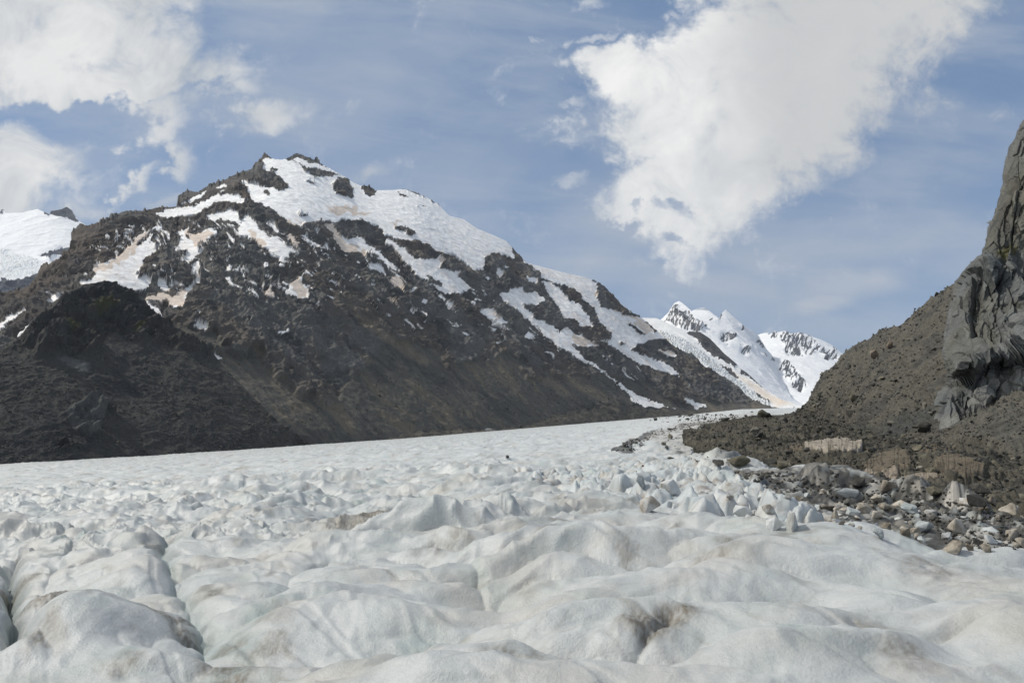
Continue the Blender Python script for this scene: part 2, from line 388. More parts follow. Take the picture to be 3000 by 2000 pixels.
for px, py, r_, a in [(60, 1690, 1.0, .9), (130, 1745, .8, 1), (90, 1620, 1.0, .5), (500, 1830, .9, .75), (560, 1845, .6, .8), (610, 1750, .5, .55), (690, 1925, .9, .7), (660, 1870, .6, .6), (1050, 1575, 1.6, .75), (1160, 1590, 1.2, .6),
                      (1890, 1890, .55, .95), (1960, 1870, .4, .95), (2010, 1860, .4, .7), (2560, 1860, .7, .45), (2090, 1690, 1.2, .4), (100, 1930, .7, .5), (1950, 1960, .9, .5), (460, 1640, .5, .4), (1450, 1770, .9, .35), (2320, 1630, 2.2, .35), (700, 1960, .8, .55), (1500, 1985, 1.0, .5), (10, 1600, .7, .6), (0, 1760, .5, .5), (1600, 1640, .8, .5), (1840, 1650, 1.0, .35), (180, 1680, .7, .7), (300, 1600, .9, .45), (420, 1800, .6, .5), (790, 1880, .8, .5), (1280, 1640, 1.2, .4), (2140, 1640, 1.5, .4), (2720, 1700, 1.2, .4), (2080, 1820, .8, .4), (2650, 1960, .7, .45), (350, 1960, .6, .5), (250, 1500, 1.5, .4), (760, 1540, 1.2, .5)]:
    x0, y0 = ground(px, py); dm = np.maximum(dm, a * np.exp(-(((X - x0) / r_) ** 2 + ((Y - y0) / r_) ** 2)))
c = mixc(c, dirt, np.clip(sstep(dm + .35 * fbm2(X / .5, Y / .7, 4, 82), .1, .7) * .9 * (.55 + .45 * grain), 0, 1))
# thin dirty seams and blue ice showing in the cracks
for k, (ca_, sa_, l1, l2) in enumerate([(.8, .6, 2.6, .5), (.95, .3, 3.4, .6), (.6, -.8, 2.2, .55)]):
    q1 = n2((X * ca_ + Y * sa_) / l1 + .4 * n2(X / 1.5, Y / 1.5, 110 + k), (-X * sa_ + Y * ca_) / l2 + .5 * n2(X / 2, Y / 2, 113 + k), 116 + k)
    c = mixc(c, dirt, (1 - sstep(np.abs(q1), .02, .13)) * sstep(n2(X / 2.4, Y / 2.0, 119 + k), .15, .5) * .13 * (1 - sstep(D, 45, 80)))
for d_, w_ in CREV: c = mixc(c, A(.25, .35, .35), .5 * np.exp(-np.maximum(d_, 0) / (w_ * .55)))
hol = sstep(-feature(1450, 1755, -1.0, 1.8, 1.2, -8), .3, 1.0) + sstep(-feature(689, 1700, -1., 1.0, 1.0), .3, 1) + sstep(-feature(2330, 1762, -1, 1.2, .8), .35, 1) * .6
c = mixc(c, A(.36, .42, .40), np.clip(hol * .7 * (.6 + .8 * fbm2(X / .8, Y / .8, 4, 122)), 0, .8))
# debris: the medial bands and the rubble between the blocks
med = raster([C3([(200, 570), (260, 510), (330, 450), (440, 410), (560, 385), (700, 330), (850, 300), (1000, 260), (1130, 235), (1290, 213), (1640, 160), (1700, 150), (1700, 158), (1290, 228), (1250, 240), (1100, 265), (950, 300), (880, 330), (700, 370), (620, 420), (500, 460), (470, 540), (400, 575), (300, 575)]),
              C3([(1300, 735), (1500, 755), (1840, 785), (1840, 800), (1500, 780), (1350, 760)]), C3([(1480, 815), (1700, 840), (1840, 880), (2100, 945), (2352, 1040), (2352, 1090), (2100, 985), (1840, 920), (1600, 870)])], 1)
deb = A(.07, .068, .06)
sx_, sy_ = pxg + 22 * n2(pxg / 30 + pyg / 12, pyg / 9, 91) + 8 * n2(pxg / 8, pyg / 4, 92), pyg + 5 * n2(pxg / 25, pyg / 8, 93)
c = mixc(c, deb, sstep(samp(med, sx_, sy_) + .35 * n2(pxg / 5, pyg / 3, 94), .22, .5) * .96)
drt = raster([[(2080, 1375), (2250, 1385), (2500, 1390), (3000, 1440), (3600, 1500), (3600, 1640), (3000, 1612), (2800, 1590), (2620, 1500), (2400, 1460), (2240, 1420)]], 16)
dz = samp(drt, pxg, pyg)
drt2 = raster([[(1880, 1290), (2000, 1240), (2200, 1215), (2300, 1215), (2200, 1370), (2090, 1360), (1990, 1330)]], 14); dz2 = samp(drt2, pxg, pyg)
c = mixc(c, A(.4, .365, .31), .7 * np.clip(dz + .7 * dz2, 0, 1)); c = mixc(c, A(.33, .36, .355), dz * (br2 > .6) * .6); c = mixc(c, A(.12, .108, .085), dz * (br2 < .3) * .6); c = mixc(c, A(.2, .18, .145), dz * (br < .25) * .7)
crack = (1 - sstep(np.minimum(be, be2 * 1.3), .03, .22))
c = mixc(c, deb * .8, np.clip(crack * dz * 1.1 + dz * sstep(fbm2(X / 1.6, Y / .8, 5, 97), -.05, .22) * .95, 0, .95))
c = mixc(c, A(.3, .22, .16), .6 * serac * (1 - dz) * sstep(fbm2(X / .9, Y / .5, 4, 99), .05, .4)); c = mixc(c, A(.2, .165, .125), .7 * crack * serac * (1 - dz) * sstep(fbm2(X / 2.5, Y / 2, 3, 123), -.2, .3))
c = mixc(c, deb, np.clip(dz2 * sstep(fbm2(X / 1.8, Y / 4, 4, 101), .08, .3), 0, .9))
c = mixc(c, A(.46, .52, .54), .5 * sk.clip(0, 1) * (1 - dz) * (br2 > .6))
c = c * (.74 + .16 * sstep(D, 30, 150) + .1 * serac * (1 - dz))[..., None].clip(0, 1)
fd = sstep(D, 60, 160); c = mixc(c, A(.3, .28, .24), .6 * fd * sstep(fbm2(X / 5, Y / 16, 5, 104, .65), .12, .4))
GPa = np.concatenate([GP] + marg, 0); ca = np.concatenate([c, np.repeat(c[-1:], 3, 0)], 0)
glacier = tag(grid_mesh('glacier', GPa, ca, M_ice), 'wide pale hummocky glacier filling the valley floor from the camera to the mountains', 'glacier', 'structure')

# ------------------------------------------------------------------ main mountain
snow_polys = [
 T2([(175,140),(290,162),(420,115),(560,185),(720,275),(850,350),(945,370),(930,345),(1040,300),(1110,360),(1200,380),(1290,420),(1450,540),(1550,560),(1750,665),(1840,705),(1890,790),(1900,850),(1830,810),(1740,800),(1690,830),(1700,870),(1680,910),(1620,920),(1560,880),(1500,830),(1420,800),(1370,790),(1300,740),(1220,710),(1110,710),(1000,670),(960,620),(870,580),(760,570),(650,590),(560,570),(480,600),(400,610),(330,580),(270,530),(200,480),(100,440),(70,390),(20,310),(10,290),(100,330),(200,350),(330,365),(340,340),(230,250),(170,240),(160,170)]),
 T2([(900,330),(1500,500),(1850,690),(1850,715),(1450,548),(1040,330)]), T2([(540,150),(750,260),(850,330),(850,350),(720,285)]),
 T1([(1060,630),(940,690),(880,780),(790,840),(720,870),(640,880),(640,920),(670,940),(620,990),(540,1000),(560,1035),(640,1020),(700,1000),(770,1005),(850,1040),(920,1060),(1010,1045),(1040,990),(1000,950),(950,980),(930,940),(1000,880),(990,850),(1060,790),(1110,740),(1040,740),(1050,680),(1020,690),(980,750),(930,745),(1000,690),(1040,650),(1110,640),(1125,615)]),
 T1([(1210,660),(1290,630),(1310,600),(1300,650),(1280,700),(1340,680),(1400,650),(1440,630),(1500,640),(1470,690),(1400,730),(1360,760),(1400,760),(1370,800),(1340,850),(1240,850),(1290,800),(1280,770),(1190,790),(1230,740),(1250,690)]),
 T1([(1075,520),(1220,490),(1290,490),(1380,460),(1460,410),(1550,395),(1640,405),(1710,430),(1700,455),(1640,460),(1570,440),(1480,450),(1420,490),(1340,540),(1270,545),(1150,560),(1090,550)]),
 T1([(1230,465),(1300,440),(1370,400),(1445,370),(1400,410),(1330,450),(1250,470)]), T1([(1475,355),(1510,335),(1565,325),(1560,345),(1500,355)]), T1([(1510,375),(1555,368),(1550,382)]),
 T1([(1410,550),(1450,530),(1520,520),(1580,500),(1640,530),(1660,590),(1720,620),(1700,640),(1620,590),(1530,570),(1440,575)]),
 T1([(1690,540),(1740,570),(1790,640),(1850,680),(1930,720),(2000,760),(2060,790),(2000,800),(1990,830),(1940,830),(1860,790),(1790,750),(1700,690),(1630,660)]),
 T1([(1310,960),(1330,870),(1380,855),(1360,930),(1390,1010),(1350,1020),(1310,1060),(1270,1120),(1270,1170),(1190,1150),(1170,1120),(1220,1080),(1280,1040),(1330,1000)]),
 T1([(1000,1110),(1100,1075),(1150,1075),(1180,1120),(1270,1120),(1260,1170),(1190,1170),(1100,1130),(1010,1130)]),
 T1([(1000,1130),(1050,1150),(1080,1190),(1160,1260),(1090,1230),(1030,1180)]), T1([(1090,1020),(1100,970),(1140,970),(1140,1020),(1190,1080),(1160,1060),(1120,1050)]),
 T1([(1330,1285),(1400,1290),(1440,1310),(1410,1330),(1350,1315)]), T1([(1835,980),(1920,1020),(1990,1060),(2000,1010),(2050,990),(2045,945),(2100,1010),(2130,1080),(2120,1115),(2060,1110),(1980,1080),(1900,1030)]),
 T1([(1815,1080),(1865,1035),(1890,1070),(1885,1110),(1840,1095)]), T1([(1545,935),(1560,880),(1610,880),(1590,920)]), T1([(1810,870),(1840,860),(1860,895),(1820,890)]), T1([(1600,920),(1680,900),(1640,940)]),
 T1([(1440,825),(1480,850),(1460,850)]), T1([(1560,860),(1575,820),(1588,820),(1575,865)]), T1([(1340,1190),(1400,1200),(1370,1210)]), T1([(1470,1485),(1535,1530),(1480,1530)]), T1([(1370,1510),(1405,1525),(1370,1528)]),
 T1([(1590,1240),(1630,1275),(1600,1262)]), T1([(1720,1240),(1760,1270),(1725,1255)]), T1([(1900,1340),(2010,1330),(1950,1360)]),
 T1([(0,1290),(60,1240),(130,1200),(200,1170),(120,1230),(60,1270),(20,1320),(0,1335)]), T1([(320,1140),(360,1085),(440,1072),(400,1110),(350,1150)]), T1([(240,1115),(295,1105),(250,1130)]), T1([(305,1070),(345,1068),(335,1083)]),
 T1([(400,965),(480,930),(450,960)]), T1([(550,955),(600,925),(595,950)]), T1([(905,635),(928,625),(905,648)]), T1([(960,610),(990,598),(970,620)]), T1([(770,680),(820,670),(800,688)]),
 T2([(590,590),(640,600),(690,680),(730,690),(790,760),(870,790),(890,850),(830,790),(760,800),(720,790),(680,740),(650,660),(600,620)]),
 T2([(740,720),(800,690),(860,700),(900,760),(960,780),(1020,850),(1080,890),(1110,925),(1060,920),(1010,880),(950,810),(880,790),(800,770)]),
 T2([(385,700),(360,660),(330,680),(370,740),(420,780)]), T2([(400,650),(480,700),(560,750),(630,780),(560,765),(480,725)]),
 T2([(1010,690),(1090,740),(1150,780),(1210,840),(1250,840),(1300,850),(1370,830),(1400,860),(1390,910),(1470,920),(1530,920),(1500,960),(1570,1010),(1605,1040),(1540,1060),(1550,1085),(1490,1075),(1420,1080),(1350,1040),(1280,990),(1230,950),(1180,890),(1130,840),(1090,780),(1020,730)]),
 T2([(1380,810),(1450,855),(1400,870),(1370,840)]), T2([(1770,940),(1800,895),(1820,940),(1780,970)]), T2([(1830,880),(1855,900),(1840,920)]), T2([(1690,965),(1740,970),(1720,1000)]), T2([(1975,960),(2060,990),(2040,1010),(2000,1000)]),
 T2([(1920,1040),(1960,1040),(1960,1080),(1900,1090),(1860,1080),(1900,1040)]),
 T2([(1780,1080),(1870,1075),(1960,1080),(2050,1060),(2110,1130),(2060,1150),(2080,1170),(1990,1160),(1960,1150),(1940,1180),(1900,1170),(1830,1120)]),
 T2([(1025,975),(1080,955),(1110,960),(1140,1030),(1135,1065),(1100,1040),(1060,1010)]), T2([(975,1030),(1010,1040),(1020,1070),(980,1060)]), T2([(795,935),(830,970),(855,1005),(820,985)]), T2([(1170,1055),(1230,1030),(1220,1060),(1190,1065)]),
 T2([(1250,1130),(1290,1115),(1300,1160)]), T2([(1020,1100),(1060,1110),(1110,1190),(1070,1150)]), T2([(1350,1075),(1420,1120),(1470,1150),(1500,1220),(1440,1180),(1390,1120)]),
 T2([(1650,1195),(1720,1190),(1760,1190),(1860,1290),(1780,1260),(1740,1265),(1690,1220)]), T2([(1590,1120),(1630,1130),(1620,1170)]), T2([(1610,1100),(1660,1110),(1690,1150)]), T2([(735,985),(785,1018),(760,1005)]), T2([(655,905),(715,938),(690,930)]), T2([(1140,1285),(1185,1310),(1150,1300)]),
 T3([(300,140),(335,150),(450,180),(620,225),(740,250),(830,300),(810,360),(830,420),(850,470),(900,480),(950,490),(1000,520),(1040,530),(1130,530),(1160,580),(1240,625),(1300,690),(1230,690),(1180,690),(1160,720),(1100,720),(1060,760),(1130,800),(1210,830),(1280,850),(1330,880),(1400,940),(1300,915),(1200,885),(1100,850),(1000,790),(920,740),(840,690),(910,690),(920,650),(870,600),(840,560),(800,490),(750,470),(700,400),(650,340),(600,310),(560,315),(450,270),(410,215)]),
 T3([(430,280),(560,330),(640,420),(700,450),(760,530),(790,600),(720,600),(640,540),(580,540),(560,470),(500,400),(470,340)]), T3([(940,390),(1060,495),(1130,545),(1000,465)]),
 T3([(140,370),(200,400),(240,410),(300,440),(330,480),(370,500),(380,550),(460,560),(540,610),(600,600),(640,630),(680,660),(760,690),(840,740),(740,735),(650,730),(700,790),(770,840),(850,900),(960,980),(1040,1040),(1120,1080),(1250,1130),(1370,1175),(1240,1165),(1150,1155),(1060,1110),(1050,1080),(1010,1040),(960,1000),(880,930),(780,870),(700,830),(640,790),(560,740),(480,680),(420,620),(360,560),(280,490),(220,460),(170,410)]),
 T3([(10,490),(100,475),(150,520),(215,585),(120,570),(60,520)]), T3([(1395,1070),(1480,1110),(1590,1150),(1500,1170),(1450,1130)]), T3([(1420,985),(1500,1040),(1450,1015)]), T3([(1240,760),(1330,770),(1370,790),(1360,820),(1300,800)]), T3([(1415,865),(1465,905),(1440,890)]), T3([(355,280),(390,260),(415,310),(380,300)])]
rock_polys = [
 T2([(10,250),(110,190),(160,230),(230,235),(310,300),(345,350),(300,370),(200,340),(100,330),(0,290)]), T2([(220,205),(270,215),(275,240),(240,240)]), T2([(160,365),(200,365),(225,395),(190,400)]),
 T2([(300,160),(390,118),(450,128),(520,155),(540,135),(560,185),(490,180),(400,142),(380,165),(460,210),(530,215),(600,235),(700,270),(640,275),(560,270),(520,280),(460,250),(420,200),(370,165)]),
 T2([(640,370),(650,320),(690,280),(740,275),(780,340),(785,420),(700,410)]), T2([(850,350),(900,340),(945,375),(940,405),(900,412),(860,390)]), T2([(450,295),(520,315),(520,330),(460,315)]), T2([(390,525),(440,530),(475,550),(420,545)]),
 T2([(1070,620),(1130,610),(1160,620),(1220,665),(1180,690),(1140,650),(1080,645)]), T2([(1070,380),(1130,390),(1195,432),(1150,418)]), T2([(1215,465),(1250,492),(1235,490)]), T2([(1245,455),(1290,490),(1275,490)]), T2([(800,540),(860,575),(830,570)]), T2([(160,120),(185,118),(225,142),(175,140),(150,170)]),
 T2([(1150,790),(1160,740),(1230,740),(1300,740),(1360,790),(1365,830),(1300,850),(1240,830),(1210,830)]), T2([(1285,950),(1330,960),(1380,1000),(1410,1035),(1340,1020),(1300,1000)]),
 T3([(305,455),(400,460),(430,440),(550,460),(590,560),(605,610),(560,640),(540,600),(460,570),(480,540),(420,540),(370,500)]),
 T3([(820,380),(850,310),(890,350),(910,400),(950,420),(1000,465),(970,490),(910,475),(860,430)]), T3([(620,410),(660,340),(700,370),(740,430),(790,470),(830,530),(845,570),(790,540),(760,490),(700,430),(660,430)]), T3([(990,490),(1050,510),(1010,522)]),
 T3([(1180,585),(1240,635),(1200,632)]), T3([(1020,580),(1090,600),(1160,660),(1110,650)]), T3([(975,710),(1010,715),(1000,735)]), T3([(790,590),(860,590),(915,650),(920,690),(830,700),(760,690),(700,640),(600,540),(650,560),(720,610),(800,620)]),
 T1([(785,935),(800,930),(800,940)]), T1([(1310,950),(1340,950),(1345,980),(1310,985)]), T1([(1120,1120),(1160,1115),(1170,1140),(1130,1145)])]
stain_polys = [T1([(640,880),(760,870),(900,740),(1000,640),(1060,640),(940,760),(880,850),(700,930),(640,930)]), T2([(560,570),(680,600),(740,720),(900,800),(880,850),(700,800),(600,650)]), T2([(600,470),(760,480),(940,530),(850,540),(700,530),(740,560),(650,530)]), T2([(330,570),(400,610),(420,800),(330,690)]),
 T2([(1000,950),(1140,960),(1140,1200),(960,1100)]), T1([(1990,1000),(2050,940),(2130,1115),(2050,1110),(2010,1060)]), T1([(1810,1030),(1900,1030),(1900,1120),(1810,1110)]), T1([(980,1060),(1280,1060),(1280,1180),(980,1140)]), T1([(1280,640),(1420,640),(1480,680),(1380,740),(1280,720)]), T3([(640,640),(840,730),(740,735),(640,725)]),
 T3([(820,310),(880,320),(960,400),(1100,530),(1220,640),(1150,640),(1060,540),(930,480),(900,380),(830,400)]), T3([(1230,690),(1300,690),(1380,780),(1360,820),(1240,770)]), T2([(1380,810),(1450,855),(1400,870)]), T2([(1000,580),(1110,590),(1080,620)]), T1([(1700,640),(1800,700),(1860,790),(1780,750)]), T2([(380,560),(470,600),(430,620)]), T2([(1720,1180),(1860,1290),(1780,1250)]), T2([(1440,1140),(1500,1220),(1450,1190)])]
MSNOW = raster(snow_polys, 1); MROCK = raster(rock_polys, 1); MSTAIN = raster(stain_polys, 3)
talus_poly = [[(-300, 1040), (0, 1030), (250, 1040), (600, 1030), (700, 1040), (760, 1010), (830, 1120), (960, 1190), (1040, 1100), (1090, 1010), (1250, 1010), (1330, 1080), (1500, 1040), (1650, 1110), (1780, 1090), (2000, 1160), (2300, 1200), (2300, 1400), (-300, 1420)], [(530, 960), (660, 950), (680, 1020), (560, 1020)]]
MTAL = raster(talus_poly, 10)
MCRAG = raster([T1([(1490,1130),(1900,1170),(2100,1250),(2351,1230),(2351,1430),(2050,1350),(1800,1310),(1600,1270)]), T2([(430,1200),(700,1190),(770,1300),(745,1490),(600,1450),(460,1340)]), T2([(760,1280),(850,1350),(960,1450),(985,1545),(900,1510),(800,1400)]), T2([(1350,1180),(1700,1220),(1920,1350),(1720,1430),(1450,1410),(1360,1300)]), T1([(1480,1290),(1640,1280),(1620,1400),(1530,1430)]), T3([(300,880),(480,930),(470,980),(330,960)]), T3([(1250,1000),(1500,1100),(1450,1150),(1280,1080)]), T1([(1280,1430),(1440,1440),(1420,1480),(1300,1470)])], 5)

ridge1 = T1([(-700,1180),(0,1085),(200,1045),(285,900),(440,850),(490,740),(510,650),(560,620),(610,615),(680,595),(760,560),(850,525),(940,520),(1060,500),(1222,480),(1230,440),(1240,400),(1290,368),(1365,385),(1430,345),(1455,335),(1468,322),(1480,332),(1530,310),(1570,285),(1640,255),(1700,240),(1745,225),(1760,185),(1800,150),(1820,118),(1870,145),(1885,155),(1945,162),(2000,138),(2050,113),(2110,140),(2165,160),(2172,142),(2182,140),(2205,185)]) \
       + T2([(700,265),(730,280),(790,320),(850,345),(900,340),(945,372),(1070,370),(1130,362),(1200,380),(1290,420),(1370,465),(1450,548),(1550,572),(1640,635),(1750,680),(1840,720),(1880,765),(1920,805),(1980,870)]) \
       + T3([(450,195),(620,240),(740,265),(800,290),(850,320),(890,350),(950,420),(1000,460),(1060,510),(1130,545),(1240,640),(1370,750),(1480,800),(1560,880),(1700,960),(1800,1030),(1900,1110),(2020,1158),(2120,1180)])
_rx = [-300, 0, 250, 520, 860, 1300, 1540, 1750, 1930, 2100, 2310]; _rd = [1250, 1350, 1450, 1900, 2300, 2550, 2600, 2750, 2850, 2800, 2560]
ridge1 = [(x, y, np.interp(x, _rx, _rd)) for x, y in ridge1]
_bx = np.arange(-300, 2341, 60)
base1 = [(x, np.interp(x, [p[0] for p in EDGE], [p[1] for p in EDGE]) + 10, float(d_edge(px2uv(x, 1250)[0])) * 1.03) for x in _bx]

def mountain_cols(P, seed, fx=.0045):
    return fbm3(P, fx, 5, seed), fbm3(P, fx * 4, 5, seed + 9)

G, T, nf = sheet([base1, ridge1], -260, 2325, 1750, [760], back=((60, -40), (300, -250), (900, -700)))
G0 = G; N = grid_normals(G0)
belt = raster([[(180, 800), (300, 690), (420, 640), (900, 640), (1250, 790), (1500, 880), (1850, 1000), (2050, 1130), (1800, 1110), (1450, 1010), (1100, 940), (800, 900), (560, 880), (430, 800)]], 14)
def snow_at(px, py):
    wxp = px + 7 * n2(px / 22, py / 22, 5) + 3.5 * n2(px / 7, py / 7, 6) + 1.1 * n2(px / 3, py / 3, 7); wyp = py + 5 * n2(px / 24, py / 18, 8) + 3.5 * n2(px / 8, py / 6, 9) + .9 * n2(px / 3, py / 3, 17)
    m = samp(MSNOW, wxp, wyp)
    bl = samp(belt, px, py); a_ = (px * .74 + py * .67 + 20 * n2(px / 60, py / 60, 20)) / 75; c_ = (-px * .67 + py * .74 + 14 * n2(px / 45, py / 45, 21)) / 9     # slivers left in the gullies
    m = np.maximum(m, bl * sstep(fbm2(a_, c_, 5, 18), .17, .23) * sstep(fbm2(px / 90, py / 60, 2, 19) + .25 * sstep(py, 930, 700), -.05, .15))
    return np.clip(m - samp(MROCK, wxp, wyp), 0, 1), wxp, wyp
# fall line runs down and to the right: stretch the relief along it
Wp = G0 + 40 * np.stack([n3(G0, .004, 61), n3(G0, .004, 62), n3(G0, .004, 63)], -1)
strat = np.stack([Wp[..., 0] * .8 + Wp[..., 2] * .6, Wp[..., 1] * .6, -Wp[..., 0] * .35 + Wp[..., 2] * .5], -1)
rg = ridged3(strat, .0055, 7, 70, .55); rg2 = ridged3(Wp, .022, 5, 80, .6); f6 = fbm3(G0, .06, 4, 95); r9 = ridged3(strat, .09, 3, 97)
env = sstep(T, 0, .06) * (1 - .75 * sstep(T, .93, 1.0))
gul = n2((-G0[..., 0] * .55 - G0[..., 2] * .5 + G0[..., 1] * .25) / 60 + 1.2 * n3(G0, .004, 98), G0[..., 1] / 900, 99)
big = fbm3(G0, .0016, 3, 90) * 22 * sstep(T, .05, .3) * (1 - sstep(T, .8, 1))
px, py, _ = proj(G0)
for it in range(2):
    sn, _, _ = snow_at(px, py)
    tal = samp(MTAL, px + 25 * n2(px / 60, py / 60, 12), py + 25 * n2(px / 50, py / 50, 13)) * (1 - .9 * samp(MCRAG, px + 10 * n2(px / 20, py / 20, 14), py + 8 * n2(px / 20, py / 20, 16)))
    amp = (1 - .86 * sstep(sn, .2, .8)) * (1 - .84 * tal)
    disp = (rg - .42) * 36 * amp + (rg2 - .42) * 14 * amp + f6 * (3.6 * (1 - sn) * (1 - .5 * tal) + .15) + (r9 - .4) * 4 * (1 - sstep(sn, .2, .8)) * (1 - .8 * tal) + 7 * gul * tal
    disp += sstep(sn, .2, .8) * 2.5
    G = G0 + N * (disp * env + big)[..., None]
    px, py, _ = proj(G)
# craggy teeth along the rock crest
tooth = np.maximum(0, fbm2(px[nf - 1] / 9, px[nf - 1] * 0 + 3, 4, 120)) * (1 - sn[nf - 1])
jag = np.exp(-((1 - T) / .012) ** 2)
G[..., 2] += jag * (tooth * 14)[None]
px, py, _ = proj(G); sn, wxp, wyp = snow_at(px, py)
c1_, c2_ = mountain_cols(G, 130)
brownr, greyr, darkr, scree, tan = A(.108, .096, .083), A(.118, .117, .112), A(.05, .051, .052), A(.097, .092, .08), A(.16, .136, .1)
cr = np.ones(G.shape, np.float32) * greyr
cr = mixc(cr, brownr, sstep(c1_ + .3 * fbm3(strat, .01, 3, 133), -.1, .25)); cr = cr * (1 + .5 * np.clip(fbm3(strat * np.array([.25, .25, 1.6]), .03, 4, 136), -.6, .8))[..., None]; cr = mixc(cr, darkr, sstep(c2_, 0, .35) * .8)
upr = raster([T1([(0,1000),(300,880),(560,600),(1060,500),(1700,240),(1750,460),(1500,600),(1200,700),(1000,900),(900,1100),(0,1300)])], 12)
cr = mixc(cr, A(.078, .058, .046), .4 * samp(upr, px, py))
rt = (px * .72 + py * .69), (-px * .69 + py * .72)     # along / across the fall line as it shows on this face
rw = rt[1] + 26 * n2(rt[0] / 190, rt[1] / 120, 142) + 7 * n2(rt[0] / 50, rt[1] / 40, 143)
stk = .75 * fbm2(rt[0] / 170, rw / 15, 5, 140) + .75 * fbm2(rt[0] / 180, rw / 75, 3, 141)
cs = mixc(np.ones(G.shape, np.float32) * scree, tan, sstep(stk, .05, .4) * .75); cs = mixc(cs, A(.062, .061, .058), sstep(-stk, .04, .38) * .8)
cs = mixc(cs, A(.15, .14, .12), sstep(fbm3(G, .18, 3, 145), .25, .5) * .5)
cr = mixc(cr, cs, np.clip(tal * 1.1 + .25 * sstep(c1_, 0, -.3), 0, 1))
slab = raster([T2([(530,870),(620,830),(720,830),(700,890),(620,930),(550,900)]), T2([(830,930),(920,890),(980,1000),(960,1050),(870,1010)])], 4)
cr = mixc(cr, A(.13, .125, .11), .8 * samp(slab, wxp, wyp))
tanm = raster([T2([(700, 1080), (800, 1200), (1000, 1330), (1200, 1450), (1350, 1568), (1250, 1568), (1050, 1440), (850, 1300)]), T3([(400,950),(500,960),(580,1000),(620,1060),(700,1100),(600,1060),(480,1020)]), T2([(780,1440),(860,1500),(950,1568),(870,1568)])], 6)
cr = mixc(cr, tan * 1.2, .6 * samp(tanm, wxp + 6 * stk, wyp))
white = A(.89, .885, .87); peach = A(.68, .57, .47)
stn = np.clip(samp(MSTAIN, px + 14 * n2(px / 20, py / 20, 150), py + 14 * n2(px / 20, py / 20, 151)), 0, 1)
lowsn = sstep(py, 560, 860)
cw = mixc(np.ones(G.shape, np.float32) * white, peach, np.clip(.85 * sstep(stn + .4 * fbm2(rt[0] / 60, rt[1] / 14, 4, 152), .3, .8) + .3 * lowsn * sstep(fbm2(rt[0] / 40, rt[1] / 18, 4, 155), -.1, .4) + .12 * lowsn, 0, .92))
# bergschrunds: thin grey lines of bare ice in the upper snow
ln = np.abs(n2(px / 120, py / 26 - px / 110, 160)); cw = mixc(cw, A(.5, .53, .56), (1 - sstep(ln, 0, .03)) * sstep(n2(px / 60, py / 40, 161), .2, .4) * .6)
smk = sstep(sn, .42, .58)
grass = A(.045, .047, .012)
colr = mixc(cr, cw, smk)
mountain = tag(grid_mesh('mountain', G, colr, M_mtn, bumpf=1 - .93 * smk), 'great dark rocky mountain streaked with snow patches, white snowfield below its jagged summit', 'mountain', 'structure')
MT = (G, N, px, py); MTn = nf

# ------------------------------------------------------------------ near hill at its left foot, cloud shade put into its dark rock colour
crest7 = C7([(-900, 640), (-300, 640), (0, 590), (130, 500), (260, 370), (400, 262), (520, 152), (610, 105), (750, 70), (860, 75), (960, 110), (1060, 165), (1110, 215), (1160, 300), (1300, 370), (1400, 440), (1500, 505), (1600, 580), (1750, 760), (1950, 960), (2200, 1200), (2500, 1345)])
def face_d(x, y):                           # distance of the mountain's face behind a point of the picture
    _, _, dep = 0, 0, 0
    j = (MT[2][:MTn] - x) ** 2 + (MT[3][:MTn] - y) ** 2; i = np.unravel_index(np.argmin(j), j.shape)
    return float(MT[0][i][1])
crest7 = [(x, y, face_d(max(x, -240), y) - np.interp(x, [-300, 280, 560, 800, 960], [140, 150, 45, 22, 12])) for x, y in crest7]
base7 = [(x, np.interp(x, [p[0] for p in EDGE], [p[1] for p in EDGE]) + 10, float(d_edge(px2uv(x, 1250)[0])) * 1.02) for x in np.arange(-300, 961, 60)]
G, T, nf = sheet([base7, crest7], -260, 950, 900, [420], back=((40, -15), (120, -90), (300, -250)))
px, py, _ = proj(G); N = grid_normals(G)
crag = samp(raster([C7([(0, 560), (260, 360), (520, 150), (760, 60), (900, 70), (1110, 210), (1300, 370), (1620, 600), (1500, 640), (1250, 520), (1020, 520), (870, 430), (720, 620), (480, 640), (300, 640), (220, 560)]), C7([(480, 1100), (560, 1010), (700, 1000), (900, 990), (950, 1060), (800, 1090), (790, 1200), (660, 1260), (560, 1200)]), C7([(420, 1310), (540, 1280), (640, 1330), (560, 1370), (450, 1350)])], 8), px + 12 * n2(px / 30, py / 30, 3), py + 10 * n2(px / 30, py / 30, 4))
Wp = G + 14 * np.stack([n3(G, .012, 61), n3(G, .012, 62), n3(G, .012, 63)], -1)
rg = ridged3(Wp * np.array([1, .7, .6]), .014, 7, 170, .58)
env = sstep(T, 0, .05) * (1 - .8 * sstep(T, .93, 1))
disp = (rg - .4) * (7 + 34 * crag) + (ridged3(Wp, .06, 4, 173) - .4) * (2 + 11 * crag) + fbm3(G, .1, 4, 175) * (1.0 + 3 * crag)
G = G + N * (disp * env)[..., None]
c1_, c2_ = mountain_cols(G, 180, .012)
cr = mixc(np.ones(G.shape, np.float32) * A(.05, .049, .046), A(.034, .035, .036), sstep(c1_, -.1, .35)); cr = mixc(cr, A(.088, .083, .073), sstep((px - 470) - (py - 960) * .75, -60, 330) * .9); cr = mixc(cr, A(.03, .031, .031), crag * .5 * sstep(c2_, -.2, .2)); cr = mixc(cr, A(.1, .094, .08), sstep(fbm3(G, .35, 3, 186), .22, .5) * .6)  # dark tones carry a cloud's shade, easing to plain scree on the right flank
